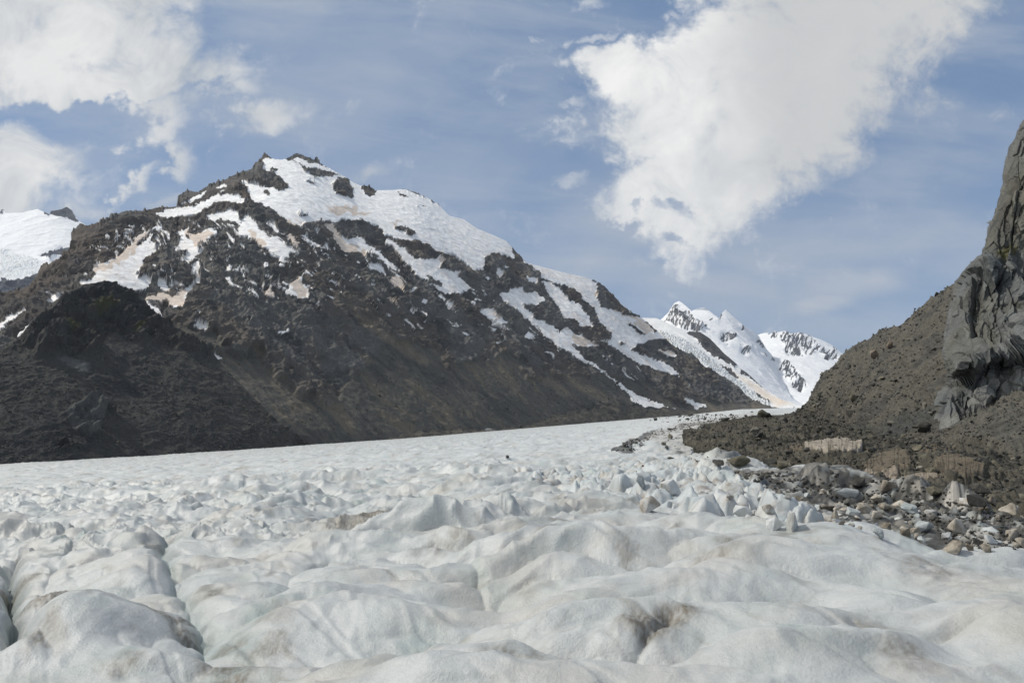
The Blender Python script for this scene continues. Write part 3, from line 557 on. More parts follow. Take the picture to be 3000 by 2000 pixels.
gr_ = samp(raster([C7([(470, 420), (560, 350), (640, 400), (640, 470), (540, 480)]), C7([(40, 400), (150, 330), (230, 300), (150, 410), (40, 440)]), C7([(1000, 430), (1060, 390), (1100, 430), (1020, 480)]), C7([(640, 300), (800, 240), (900, 260), (760, 320)])], 6), px + 10 * n2(px / 15, py / 15, 31), py)
cr = mixc(cr, A(.058, .06, .02), gr_ * .75)
bare = samp(raster([C7([(490, 1100), (560, 1010), (700, 1000), (790, 1090), (790, 1200), (660, 1260), (560, 1200)]), C7([(430, 650), (540, 640), (700, 730), (640, 780), (560, 740)])], 4), px, py)
cr = mixc(cr, A(.11, .115, .112), bare * .7)
sn7 = samp(raster([C7([(0, 360), (80, 320), (220, 250), (130, 320), (40, 400), (0, 440)]), C7([(130, 490), (190, 430), (240, 385), (210, 440), (150, 490)]), C7([(110, 375), (150, 345), (130, 378)]), C7([(0, 525), (38, 525), (0, 560)]), C7([(845, 390), (855, 388), (850, 410)])], 1), px + 3 * n2(px / 6, py / 6, 33), py)
cr = mixc(cr, A(.8, .79, .77), sstep(sn7, .4, .6))
HIL = (G[:nf], None, *proj(G[:nf])[:2])
hill = tag(grid_mesh('rock_hill', G, cr, M_mtn, bumpf=1 - .9 * sstep(sn7, .4, .6)), 'rounded rocky hill, cloud shade in its dark colour, with scree skirt rising from the left edge of the glacier', 'hill', 'structure')

# ------------------------------------------------------------------ moraine hummocks at the foot of the mountain
crest_h = [(1050, 1300, 1130), (1180, 1268, 1220), (1260, 1250, 1270), (1360, 1242, 1330), (1450, 1246, 1380), (1560, 1240, 1500), (1620, 1216, 1560), (1700, 1200, 1650), (1800, 1181, 1720), (1840, 1180, 1750), (1890, 1205, 1800), (1925, 1198, 1850), (1945, 1190, 1880), (1965, 1192, 1900), (2000, 1206, 1950), (2070, 1198, 2050), (2140, 1200, 2150), (2180, 1204, 2200)]
base_h = [(x, np.interp(x, [p[0] for p in EDGE], [p[1] for p in EDGE]) + 8, float(d_edge(px2uv(x, 1250)[0])) * 1.01) for x in np.arange(1000, 2221, 40)]
crest_h = [(x, y, float(d_edge(px2uv(x, 1250)[0])) * 1.06) for x, y, d in crest_h]
G, T, nf = sheet([base_h, crest_h], 1060, 2175, 700, [60], back=((8, -4), (40, -30), (80, -80)), smooth=25)
px, py, _ = proj(G); N = grid_normals(G)
G = G + N * (fbm3(G, .03, 5, 190) * 7 * sstep(T, 0, .2))[..., None]
cr = mixc(np.ones(G.shape, np.float32) * A(.068, .064, .055), A(.11, .1, .08), sstep(fbm3(G, .05, 4, 195), 0, .4))
icy = samp(raster([T3([(40, 1290), (100, 1285), (150, 1290), (110, 1310), (50, 1310)]), T3([(150, 1265), (190, 1275), (170, 1280)])], 2), px + 6 * n2(px / 6, py / 5, 3), py); cr = mixc(cr, A(.5, .5, .48), icy * .8)
tag(grid_mesh('lateral_moraine', G, cr, M_mtn), 'low dark gravel ridges between glacier edge and the foot of the mountain', 'moraine', 'structure')

# ------------------------------------------------------------------ snow covered shoulders and far peaks
def far_mountain(name, ridge, base, pa, pb, ncol, rows, rockp, label, damp=60, sc=.002, back=((100, -80), (800, -900)), tint=None, seed=200, broken=.0, icefall=None, kind='structure', cat='mountain', rockc=A(.082, .08, .08), jag=1.0, peach_p=None):
    G, T, nf = sheet([base, ridge], pa, pb, ncol, [rows], back=back)
    px, py, _ = proj(G); N = grid_normals(G)
    wxp = px + 3.5 * n2(px / 10, py / 10, 5) + 2 * n2(px / 4, py / 4, 6); wyp = py + 3.5 * n2(px / 10, py / 10, 8) + 2 * n2(px / 4, py / 4, 9)
    rk = samp(raster(rockp, 1), wxp, wyp)
    if broken: rk = rk * (1 - broken * sstep(fbm2((px + .55 * py) / 6, (py - .55 * px) / 24, 4, 11) + .4 * fbm2(px / 6, py / 6, 3, 12), .0, .12))
    env = sstep(T, 0, .06) * (1 - .85 * sstep(T, .92, 1))
    rg = ridged3(G * np.array([1., .6, .7]), sc, 6, seed, .55)
    wide = samp(raster(rockp, 8), px, py)
    d = (rg - .4) * damp * (.22 + .7 * wide) + fbm3(G, sc * 8, 4, seed + 7) * damp * .25 * (rk * .8 + .08)
    cw = np.ones(G.shape, np.float32) * (A(.84, .85, .86) if tint is None else tint)
    if peach_p:
        pm = samp(raster(peach_p, 4), wxp, wyp); cw = mixc(cw, A(.74, .63, .51), np.clip(pm * .8 + .2 * pm * n2(px / 6, py / 6, 3), 0, .9))
    if icefall:
        im = samp(raster(icefall, 3), wxp, wyp); chop = np.abs(fbm2(px / 5 + py / 9, py / 4, 4, 13)); d += im * chop * 16
        cw = mixc(cw, A(.6, .655, .68), im * (.3 + .45 * sstep(fbm2(px / 6, py / 5, 4, 15), -.1, .3)))
        cw = mixc(cw, A(.42, .37, .3), im * .5 * sstep(fbm2(px / 9, py / 7, 4, 16), .12, .4))
    G = G + N * (d * env)[..., None]
    cr = np.ones(G.shape, np.float32) * rockc; cr = mixc(cr, rockc * .65, sstep(fbm3(G, sc * 6, 4, seed + 12), -.1, .3))
    return tag(grid_mesh(name, G, mixc(cr, cw, 1 - sstep(rk, .4, .6)), M_far), label, cat, kind)

r2 = [(x, y, np.interp(x, [1800, 2100, 2250, 2360], [4300, 4100, 3600, 3000])) for x, y in T3([(700, 520), (1000, 535), (1130, 543), (1230, 545), (1270, 560), (1330, 590), (1430, 632), (1530, 640), (1600, 688), (1700, 790), (1790, 868), (1860, 930), (1960, 1020), (2020, 1060), (2100, 1110), (2200, 1142), (2300, 1165)])]
b2 = [(1650, 1230, 2850), (2000, 1225, 2850), (2250, 1215, 2750), (2420, 1210, 2700)]
far_mountain('icefall', r2, b2, 1700, 2372, 640, 330,
    [T3([(1420, 645), (1530, 630), (1600, 680), (1700, 780), (1790, 860), (1765, 885), (1700, 850), (1600, 800), (1560, 760), (1500, 700), (1490, 670)]), T3([(1800, 890), (1860, 925), (1960, 1015), (2020, 1055), (1950, 1022), (1870, 955), (1810, 925)]), T3([(1640, 840), (1740, 890), (1810, 960), (1760, 945), (1700, 885)]), T3([(1880, 1030), (1960, 1085), (2025, 1150), (1950, 1110)])],
    'steep broken grey icefall with a dark slanting rock rib beside it', 40, .004, tint=A(.8, .8, .79), seed=210,
    icefall=[T3([(1180, 620), (1300, 640), (1420, 700), (1520, 760), (1650, 860), (1800, 980), (1900, 1060), (2030, 1155), (1950, 1160), (1800, 1060), (1650, 930), (1500, 820), (1380, 760), (1200, 700)])],
    peach_p=[T3([(1700, 870), (1800, 940), (1900, 1000), (2020, 1070), (2190, 1140), (2050, 1155), (1960, 1080), (1850, 1000)]), T3([(1100, 600), (1250, 640), (1350, 720), (1200, 720)])], cat='icefall')

r3 = [(x, y, 7200) for x, y in C1([(-200, 420), (100, 340), (140, 338), (230, 258), (300, 148), (350, 125), (385, 145), (470, 215), (530, 270), (600, 340), (640, 352), (700, 348), (800, 332), (840, 270), (885, 222), (930, 262), (1000, 320), (1060, 372), (1110, 420), (1180, 455), (1230, 490), (1270, 530), (1300, 590), (1350, 670), (1410, 735), (1465, 825), (1490, 930), (1540, 1080), (1640, 1250), (1800, 1330), (2000, 1340)])]
b3 = [(1800, 1235, 4600), (2100, 1230, 4600), (2500, 1210, 4500)]
far_mountain('snow_peak', r3, b3, 1840, 2400, 640, 420,
    [C1([(180, 380), (230, 290), (280, 190), (300, 150), (345, 170), (330, 240), (400, 240), (450, 230), (520, 290), (560, 350), (620, 400), (650, 370), (675, 410), (630, 450), (600, 490), (540, 480), (480, 470), (400, 470), (340, 440), (260, 400)]),
     C1([(820, 540), (840, 480), (900, 465), (970, 490), (1020, 490), (1010, 530), (940, 560), (900, 560), (850, 580)]), C1([(1040, 400), (1065, 378), (1110, 465), (1080, 450)]), C1([(800, 335), (850, 240), (862, 250), (815, 335)]), C1([(1075, 660), (1130, 640), (1175, 690), (1130, 730), (1085, 700)]),
     C1([(1210, 535), (1250, 560), (1310, 620), (1390, 700), (1460, 790), (1465, 835), (1420, 790), (1420, 740), (1330, 660), (1270, 600)]), C1([(1160, 590), (1195, 625), (1175, 615)]), C1([(1210, 640), (1268, 688), (1235, 665)]), C1([(1295, 715), (1382, 797), (1310, 755)]), C1([(895, 580), (930, 595), (900, 630)])],
    'distant white twin peaks with snow cap on the left and a smooth white cone on the right', 150, .0016, seed=220, broken=.55, rockc=A(.12, .12, .125))
rb = [(x, y, 9500) for x, y in C1([(380, 330), (500, 236), (560, 210), (640, 198), (700, 238), (760, 285), (820, 330), (900, 420)])]
far_mountain('snow_dome', rb, [(1950, 1000, 8000), (2180, 1000, 8000)], 1995, 2125, 160, 110, [C1([(700, 350), (740, 310), (748, 330), (715, 352)])], 'small rounded white dome between the two distant peaks', 80, .0015, seed=230)
r4 = [(x, y, 9800) for x, y in C1([(900, 700), (1150, 560), (1240, 520), (1290, 500), (1345, 488), (1370, 482), (1390, 508), (1420, 488), (1450, 470), (1500, 482), (1530, 472), (1570, 468), (1600, 478), (1640, 500), (1700, 488), (1750, 484), (1800, 500), (1850, 515), (1900, 540), (1990, 570), (2090, 620), (2150, 660), (2210, 715), (2400, 820), (2700, 950)])]
far_mountain('snow_ridge', r4, [(2050, 1228, 5200), (2300, 1222, 5200), (2600, 1215, 5200)], 2120, 2560, 520, 420,
    [C1([(1400, 540), (1430, 475), (1490, 490), (1470, 550), (1420, 565)]), C1([(1495, 570), (1540, 480), (1600, 470), (1660, 490), (1740, 480), (1850, 520), (1920, 580), (1880, 640), (1840, 690), (1800, 740), (1700, 740), (1600, 740), (1570, 700), (1560, 620)]), C1([(1845, 740), (1880, 670), (1940, 610), (1985, 635), (1930, 690), (1880, 740)]), C1([(1970, 690), (2010, 645), (2060, 680), (2130, 690), (2180, 760), (2120, 790), (2030, 805), (2010, 750)]), C1([(1350, 500), (1370, 480), (1392, 510)]), C1([(2095, 615), (2150, 655), (2205, 712), (2150, 682)]),
     C1([(1480, 940), (1530, 840), (1575, 790), (1620, 830), (1690, 900), (1740, 980), (1800, 1060), (1845, 1115), (1790, 1095), (1755, 1150), (1640, 1085), (1660, 1060), (1600, 1000), (1560, 1010), (1580, 930), (1520, 940)])],
    'distant snowy ridge with dark ribbed rock face and a dark triangular outcrop below', 110, .0016, seed=240, broken=.6, rockc=A(.095, .098, .105))
r6 = [(x, y, 6500) for x, y in T1([(-700, 560), (0, 525), (20, 500), (40, 528), (150, 525), (260, 500), (340, 535), (350, 512), (420, 500), (460, 483), (500, 510), (535, 575), (600, 615), (760, 700), (900, 800)])]
far_mountain('snow_mountain', r6, [(-320, 890, 4300), (0, 890, 4300), (400, 860, 4300)], -260, 330, 420, 330,
    [T1([(340, 540), (350, 505), (420, 492), (460, 475), (500, 505), (540, 580), (520, 590), (470, 560), (400, 555)]), T1([(290, 500), (340, 535), (345, 560), (310, 540)]), T1([(0, 950), (60, 970), (130, 990), (200, 975), (300, 900), (300, 1200), (0, 1200)]), T1([(265, 815), (330, 775), (420, 750), (490, 745), (450, 790), (420, 830), (340, 860), (310, 830)]), T1([(0, 505), (25, 500), (20, 530), (0, 545)])],
    'distant glaciated snow mountain at the far left with a small dark rocky top', 120, .002, seed=250, broken=.25, icefall=[T1([(0, 780), (200, 820), (270, 860), (240, 940), (100, 980), (0, 950)])], rockc=A(.07, .076, .09))

# ------------------------------------------------------------------ right hand talus
ridge8 = T5([(700, 590), (800, 560), (840, 530), (870, 490), (890, 430), (920, 370), (950, 330), (957, 295), (1010, 270), (1060, 230), (1085, 190), (1120, 150), (1190, 100), (1290, 60), (1360, 0)]) + [(2608, 961), (2638, 953), (2663, 934), (2680, 917), (2723, 878), (2766, 849), (2800, 827), (2812, 815), (2900, 740), (3000, 690), (3500, 470)]
ridge8 = [(x, y, np.interp(x, [2290, 2360, 2500, 2800, 3100, 3500], [330, 310, 265, 205, 180, 165])) for x, y in ridge8]
base8 = [(2200, 1224, 335), (2330, 1224, 315), (2400, 1240, 225), (2500, 1272, 156), (2600, 1290, 128), (2700, 1305, 113), (2850, 1325, 100), (3000, 1365, 88), (3500, 1500, 76)]
G, T, nf = sheet([base8, ridge8], 2300, 3420, 900, [430], back=((4, -2), (20, -14), (80, -60)))
px, py, _ = proj(G); N = grid_normals(G)
env = sstep(T, 0, .04) * (1 - .6 * sstep(T, .95, 1))
disp = fbm3(G, .035, 4, 260) * 4.0 * (1 - sstep(T, .8, 1)) + fbm3(G, .3, 4, 265) * 1.1 + np.maximum(0, fbm3(G, 1.1, 3, 268)) * .9
G = G + N * (disp * env)[..., None]
jag = np.exp(-((1 - T) / .01) ** 2); G[..., 2] += jag * (np.maximum(0, fbm2(px[nf - 1] / 10, px[nf - 1] * 0, 4, 270)) * 2.2)[None]
t = fbm3(G, .12, 4, 275)
cr = mixc(np.ones(G.shape, np.float32) * A(.098, .092, .077), A(.07, .069, .063), sstep(t, -.05, .3)); cr = mixc(cr, A(.15, .14, .115), sstep(fbm3(G, .9, 3, 279), .15, .5) * .55)
dk = samp(raster([T5([(1000, 740), (1400, 600), (1750, 480), (1780, 620), (1500, 700), (1200, 760), (1000, 800)])], 12), px, py); cr = mixc(cr, A(.055, .06, .058), dk * .7)
gy = samp(raster([T5([(1900, 640), (2351, 520), (2600, 500), (2600, 900), (2200, 820), (1950, 740)])], 10), px, py); cr = mixc(cr, A(.1, .098, .085), gy * .7)
talus = tag(grid_mesh('talus_slope', G, cr, M_talus), 'steep brown grey scree slope falling to the glacier at the right', 'scree slope', 'structure')
TAL = (G[:nf], N[:nf], px[:nf], py[:nf])

# ------------------------------------------------------------------ moraine below the talus, over dirty ice
base9 = [(1985, 1290), (2030, 1338), (2080, 1362), (2200, 1368), (2330, 1384), (2450, 1392), (2550, 1418), (2700, 1428), (2870, 1450), (3000, 1485), (3400, 1580)]
base9 = [(x, y + 130, float(plane_d(x, y)) * .965) for x, y in base9]
mid9 = [(1985, 1280, 118), (2100, 1290, 108), (2250, 1305, 96), (2400, 1325, 82), (2550, 1350, 72), (2700, 1352, 68), (2870, 1370, 62), (3000, 1400, 58), (3400, 1500, 50)]
top9 = [(1985, 1268, 190), (2080, 1240, 260), (2200, 1218, 330), (2330, 1213, 312), (2400, 1228, 226), (2500, 1258, 158), (2600, 1278, 130), (2700, 1293, 115), (2850, 1312, 102), (3000, 1350, 90), (3400, 1460, 78)]
G, T, nf = sheet([base9, mid9, top9], 2000, 3320, 1150, [230, 260], back=((3, -3), (10, -12)), smooth=25)
px, py, _ = proj(G); N = grid_normals(G)
lw = sstep(px, 1990, 2120)
walls = samp(raster([T5([(830, 850), (840, 815), (1000, 790), (1080, 780), (1190, 805), (1240, 830), (1190, 870), (1100, 870), (980, 880)])], 2), px + 7 * n2(px / 12, py / 9, 2), py + 4 * n2(px / 14, py / 9, 4))
bwall = samp(raster([T5([(1240, 940), (1330, 880), (1480, 830), (1560, 880), (1600, 960), (1500, 1000), (1260, 1000)]), T5([(1600, 850), (1700, 800), (1850, 790), (1940, 830), (1850, 870), (1650, 880)]), T5([(1720, 1000), (1750, 930), (1880, 880), (1960, 920), (2100, 960), (2080, 1020), (1960, 1050), (1800, 1040)]), T5([(700, 850), (780, 790), (840, 800), (820, 850)])], 3), px + 5 * n2(px / 12, py / 12, 2), py)
pwall = samp(raster([T5([(1040, 1000), (1150, 980), (1250, 985), (1330, 1000), (1480, 990), (1500, 1010), (1380, 1040), (1200, 1035)]), T5([(1420, 1050), (1560, 1015), (1680, 1010), (1800, 1045), (1680, 1060), (1500, 1075)])], 2), px + 4 * n2(px / 12, py / 12, 2), py)
sm = np.clip(walls + bwall + pwall, 0, 1)
bz, br, be = blocks(G[..., 0] / 1.7, G[..., 1] / 2.4, 17, .6); bq, brq, beq = blocks(G[..., 0] / .7, G[..., 1] / 1.0, 37, .6)
env = sstep(T, 0, .05) * (1 - sstep(T, .93, 1))
disp = (fbm3(G, .12, 4, 290) * 1.6 + fbm3(G, .6, 4, 295) * .7) * (1 - .6 * sm)
G = G + N * (disp * env)[..., None]; G[..., 2] += (.55 * bz + .3 * bq - .3) * env * (1 - .85 * sm) + .8 * (walls + .7 * bwall + .5 * pwall) * env
t = fbm3(G, .25, 4, 300)
cr = mixc(np.ones(G.shape, np.float32) * A(.078, .073, .058), A(.045, .044, .039), sstep(t, -.05, .3)); cr = mixc(cr, A(.16, .148, .115), sstep(fbm3(G, 1.6, 3, 305), .12, .45) * .7)
vs = fbm2(px / 5 + n2(px / 30, py / 30, 2), py / 60, 4, 308)
cr = mixc(cr, mixc(np.ones(G.shape, np.float32) * A(.3, .268, .222), A(.13, .113, .088), sstep(vs, .0, .35)), sstep(walls, .35, .65))
cr = mixc(cr, mixc(np.ones(G.shape, np.float32) * A(.13, .11, .082), A(.07, .06, .045), sstep(vs + .5 * t, -.05, .3)), sstep(bwall, .35, .65))
cr = mixc(cr, mixc(np.ones(G.shape, np.float32) * A(.25, .213, .17), A(.12, .102, .08), sstep(vs, .0, .35)), sstep(pwall, .35, .65))
edge = (1 - sstep(T, .0, .1)) * sstep(fbm2(px / 14, py / 9, 4, 310), -.1, .3); cr = mixc(cr, A(.44, .4, .34), edge * .7)
moraine = tag(grid_mesh('moraine', G, cr, M_talus), 'hummocky dark moraine of rubble over dirty ice below the scree at the right', 'moraine', 'structure')
MOR = (G[:nf], N[:nf], px[:nf], py[:nf]); WALL = raster([T5([(830, 860), (840, 815), (1000, 785), (1080, 775), (1190, 800), (1245, 830), (1190, 875), (980, 885)]), T5([(1040, 1000), (1150, 980), (1330, 990), (1510, 985), (1560, 1010), (1680, 1005), (1810, 1045), (1680, 1065), (1380, 1045), (1200, 1038)]), T5([(1300, 960), (1360, 890), (1480, 850), (1560, 900), (1580, 960)]), T5([(1730, 1020), (1760, 940), (1880, 890), (1960, 930), (2090, 960), (2070, 1020), (1960, 1045)])], 2)

# ------------------------------------------------------------------ cliff
left = T4([(2420, 20), (2351, 130), (2310, 200), (2300, 250), (2255, 310), (2245, 380), (2215, 500), (2220, 560), (2180, 680), (2140, 800), (2100, 880), (2080, 990), (2055, 1060), (2020, 1075), (1960, 1140), (1910, 1210), (1870, 1340), (1840, 1480)]) + T5([(1830, 0), (1805, 200), (1830, 260), (1850, 300), (1846, 360), (1790, 440), (1770, 560), (1755, 680), (1740, 900)])
lv = np.array(left); lu, lvv = px2uv(lv[:, 0], lv[:, 1]); o = np.argsort(lvv)
vrow = np.linspace(px2uv(2800, 1330)[1], px2uv(3000, 250)[1], int(760 * Q))
uL = np.interp(vrow, lvv[o], lu[o]); ncl = int(420 * Q)
s = np.concatenate([np.linspace(0, .04, 14), np.linspace(.04, 1, ncl)[1:]])[None]
Uc = uL[:, None] + (.88 - uL[:, None]) * s; Vc = vrow[:, None] * np.ones_like(s)
pyc = 1000 - F * (Vc * CP - SP) / (CP + Vc * SP)                     # photo row of each point
pxc = 1500 + F * Uc / (CP + Vc * SP)
# overhang line climbs to the right
ov = np.interp(pxc, [2700, 2790, 2870, 2950, 3000, 3200], [1075, 1085, 1045, 1045, 1010, 960]) + 8 * n2(pxc / 40, pyc / 40, 3)
lowt = np.interp(pxc, [2700, 2790, 2850, 2900, 2950, 3000, 3200], [1120, 1140, 1120, 1085, 1070, 1050, 1000]) + 6 * n2(pxc / 30, pyc / 30, 4)
up = np.clip((ov - pyc) / 700, 0, 1.2)
prof = np.where(pyc < ov, 114 - 5.0 * np.exp(-np.clip(ov - pyc, 0, None) / 70) + 26 * up, 0)
tt = np.clip((pyc - ov) / np.maximum(lowt - ov, 8), 0, 1)
under = 109 + 11 * sstep(tt, 0, .5) - 6.5 * sstep(tt, .6, 1)
low = 113.5 - np.clip(pyc - lowt, 0, None) * .028
prof = np.where(pyc < ov, prof, np.where(pyc < lowt, under, low))
Dc = prof + 14 * np.exp(-s / .006) + 4 * np.exp(-s / .03)
basel = np.interp(pxc, [2700, 2750, 2830, 2895, 2930, 3000, 3300], [1262, 1262, 1238, 1212, 1205, 1180, 1100]) + 5 * n2(pxc / 20, pyc / 20, 6)
Dc += 14 * sstep(pyc, basel, basel + 14)
G = np.stack([Uc * Dc, Dc, Vc * Dc], -1); N = grid_normals(G)
# bedding: slabs that dip steeply, running up and to the right
p0 = G + .1 * np.stack([n3(G, .12, 1), n3(G, .12, 2), n3(G, .12, 3)], -1)
a1 = p0[..., 0] * .86 - p0[..., 2] * .42; b1 = p0[..., 0] * .42 + p0[..., 2] * .9
q = np.stack([a1, G[..., 1] * .5, b1 * .22], -1)
bl = fbm3(p0, .09, 5, 330); hz = np.abs(n3(np.stack([p0[..., 0] * .35, p0[..., 1], p0[..., 2] - p0[..., 0] * .25], -1), .12, 340))
def slabs(sa, sb, seed, tilt):
    f1, f2, cid, ox, oy = cells(a1 / sa, b1 / sb, seed); r = ((cid * 7919) % 1000) / 1000.; r2 = ((cid * 104729) % 1000) / 1000.; r3 = ((cid * 15485863) % 1000) / 1000.
    return r + tilt * ((r2 - .42) * 2.4 * ox + (r3 - .5) * .8 * oy), f2 - f1, r
z1, e1, q1 = slabs(4.2, 26.0, 5, .5); z2, e2, q2 = slabs(1.5, 9.5, 17, .45); z3, e3, q3 = slabs(.6, 3.2, 31, .4)
rg = ridged3(q, .5, 4, 320, .55)
disp = z1 * 3.8 + z2 * 1.9 + z3 * .75 + bl * .6 - .35 * (1 - sstep(e1, 0, .05)) - .2 * (1 - sstep(e2, 0, .06)) - .2 * (1 - sstep(hz, 0, .03)) + (rg - .4) * .9 + fbm3(p0, .9, 4, 345) * .35 - 2.0
envc = sstep(s, .0, .1) * np.ones_like(Dc)
G = G + N * (disp * (.25 + .75 * envc))[..., None]
t = fbm3(G, .07, 4, 350); st2 = fbm3(q, .5, 4, 355)
blue, ol, dkc, pale = A(.108, .115, .114), A(.09, .086, .068), A(.035, .036, .035), A(.165, .162, .148)
hi = sstep(pyc, 780, 560)
cr = mixc(np.ones(G.shape, np.float32) * blue, ol, np.clip(sstep(t, -.05, .3) * .7 + .35 * hi, 0, 1)); cr = mixc(cr, dkc, np.clip(sstep(st2, .12, .42) * .65 + .2 * (1 - sstep(e1, 0, .05)) + .15 * (1 - sstep(e2, 0, .05)), 0, 1)); cr = cr * (1 + .35 * fbm2(a1 / .5, b1 / 9, 4, 362))[..., None]; cr = mixc(cr, A(.15, .15, .14), .5 * (q1 > .6)); cr = cr * (.72 + .34 * q2 + .26 * q3)[..., None]  # slab cracks also darkened, their shade put into the colour
cr = mixc(cr, pale, .5 * sstep(fbm3(q, .25, 4, 360), .15, .45) * (1 - .4 * hi))
undercut_shade = sstep(tt, .02, .2) * (1 - sstep(tt, .85, 1)) * (pyc >= ov); cr = mixc(cr, A(.05, .052, .048), undercut_shade * .6)   # shade under the overhang, put into the rock colour
palem = samp(raster([T5([(1900, 640), (2060, 450), (2110, 480), (2130, 560), (1960, 660)]), T5([(1760, 680), (1800, 590), (1900, 560), (1950, 640)]), T5([(2080, 300), (2351, 200), (2500, 150), (2500, 480), (2180, 540), (2090, 440)])], 5), pxc + 6 * n2(pxc / 15, pyc / 15, 3), pyc); cr = mixc(cr, A(.19, .185, .165), palem * .6)
moss = samp(raster([T4([(2150, 1060), (2230, 1010), (2310, 1000), (2290, 1050), (2200, 1100)])], 5), pxc, pyc); cr = mixc(cr, A(.09, .085, .02), moss * .7)
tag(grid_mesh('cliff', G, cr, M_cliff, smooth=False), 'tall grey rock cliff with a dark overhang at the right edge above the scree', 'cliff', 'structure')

# ------------------------------------------------------------------ stones
def hull_mesh(name, seed, npts=13, sx=1, sy=1, sz=.8, sub=2, rough=.05, bev=.06):
    r = random.Random(seed); bm = bmesh.new()
    for _ in range(npts):
        v = Vector((r.gauss(0, 1), r.gauss(0, 1), r.gauss(0, 1))).normalized()
        k = max(abs(v.x), abs(v.y), abs(v.z)); v = v.lerp(v / k, .55)
        bm.verts.new((v.x * .5 * sx, v.y * .5 * sy, max(-.35, v.z * .5) * sz))
    res = bmesh.ops.convex_hull(bm, input=bm.verts[:])
    bmesh.ops.delete(bm, geom=list({g for g in res['geom_interior'] + res['geom_unused'] if isinstance(g, bmesh.types.BMVert)}), context='VERTS')
    if sub:
        bmesh.ops.dissolve_limit(bm, angle_limit=math.radians(14), verts=bm.verts[:], edges=bm.edges[:])
        bmesh.ops.bevel(bm, geom=bm.edges[:], offset=bev, segments=2, affect='EDGES', profile=.6)
        bmesh.ops.triangulate(bm, faces=bm.faces[:])
        bmesh.ops.subdivide_edges(bm, edges=[e for e in bm.edges if e.calc_length() > .12], cuts=1, use_grid_fill=True)
        bmesh.ops.triangulate(bm, faces=bm.faces[:])
        co = np.array([v.co[:] for v in bm.verts]); nn = fbm3(co, 3.2, 4, seed % 97)
        for v, k in zip(bm.verts, nn): v.co += v.co.normalized() * float(k) * rough * 2.2
    bmesh.ops.recalc_face_normals(bm, faces=bm.faces[:])
    zs = [v.co.z for v in bm.verts]; xs = [v.co.x for v in bm.verts]; ys = [v.co.y for v in bm.verts]
    mx = Vector(((max(xs) + min(xs)) / 2, (max(ys) + min(ys)) / 2, min(zs))); s_ = Vector((1 / (max(xs) - min(xs)), 1 / (max(ys) - min(ys)), 1 / (max(zs) - min(zs))))
    for v in bm.verts: v.co = Vector(((v.co.x - mx.x) * s_.x, (v.co.y - mx.y) * s_.y, (v.co.z - mx.z) * s_.z))
    if sub:
        for f in bm.faces: f.smooth = True
        for e in bm.edges: e.smooth = not (len(e.link_faces) == 2 and e.calc_face_angle(0) > math.radians(24))
    me = bpy.data.meshes.new(name); bm.to_mesh(me); bm.free()
    return me
protos = {k: [hull_mesh('boulder', 100 + 10 * k + i, 12 + i % 4) for i in range(5)] for k in range(6)}
for k, L in protos.items():
    for me in L: me.materials.append(M_rock[k])
bprotos = {k: [hull_mesh('ice_block', 300 + 10 * k + i, 10 + i % 5, rough=.05, bev=.05) for i in range(6)] for k in range(3)}
for k, L in bprotos.items():
    for me in L: me.materials.append(M_block[k])
GL = (GP, nrm, *proj(GP)[:2])
surfs = {'g': GL, 'm': MOR, 't': TAL}; surfs_far = {'h': HIL, 'M': (MT[0][:MTn], None, *proj(MT[0][:MTn])[:2])}
flat = {k: (v[0].reshape(-1, 3), v[2].reshape(-1), v[3].reshape(-1)) for k, v in surfs.items()}
_p = {k: proj(v[0]) for k, v in flat.items()}
def locate(px, py, which):
    best = None
    for k in which:
        P = flat[k][0]; x, y, dep = _p[k]
        d2 = (x - px) ** 2 + (y - py) ** 2; m = np.where(d2 < 9)[0]
        if len(m) == 0: m = np.array([int(np.argmin(d2))])
        i = m[np.argmin(dep[m])]
        if best is None or dep[i] < best[1]: best = (P[i], dep[i])
    return best
def put(me, name, loc, size, rot, label, cat, group=None):
    o = bpy.data.objects.new(name, me); COL.objects.link(o)
    o.location = loc; o.scale = size; o.rotation_euler = rot
    return tag(o, label, cat, None, group)
def boulder(px, py, w, h, kind, label, which='gm', idx=0, tilt=(0, 0), rz=None, dep=1.0, group=None):
    P, d = locate(px, py, which); k = d / F
    z = P[2] - .12 * h * k
    return put(protos[kind][idx % 5], 'boulder', (P[0], P[1], z), (w * k, w * k * dep, h * k * 1.15), (math.radians(tilt[0]), math.radians(tilt[1]), rz if rz is not None else random.uniform(-.5, .5)), label, 'boulder', group)

boulder(2230, 1219, 26, 19, 1, 'large pale olive boulder on the crest of the moraine end, taller than its dark neighbour', 'mg', 0)
boulder(2252, 1219, 20, 12, 2, 'low dark boulder touching the right side of the large olive one on the moraine end', 'mg', 1)
boulder(1965, 1282, 18, 22, 1, 'tall upright brown boulder standing alone on white ice beside the dark debris band', 'g', 2)
boulder(1947, 1301, 14, 9, 1, 'small brown stone on the ice, upper of two below the tall upright boulder', 'g', 3)
boulder(1953, 1312, 11, 8, 0, 'small brown stone on the ice, lower of two below the tall upright boulder', 'g', 4)
boulder(2168, 1358, 60, 27, 1, 'long flat topped olive slab at the lower edge of the moraine above white ice', 'mg', 1, (0, -6), 0.1)
boulder(2256, 1366, 40, 22, 2, 'dark brown boulder at the moraine edge just right of the long olive slab', 'mg', 2)
boulder(2296, 1368, 30, 19, 1, 'rounded olive boulder at the moraine edge, second right of the long slab', 'mg', 3)
boulder(2104, 1360, 32, 15, 2, 'low dark boulder at the moraine edge just left of the long olive slab', 'mg', 4)
boulder(2508, 1424, 42, 30, 2, 'dark grey wedge shaped slab tilted among pale ice blocks', 'gm', 0, (0, 24), 0.0)
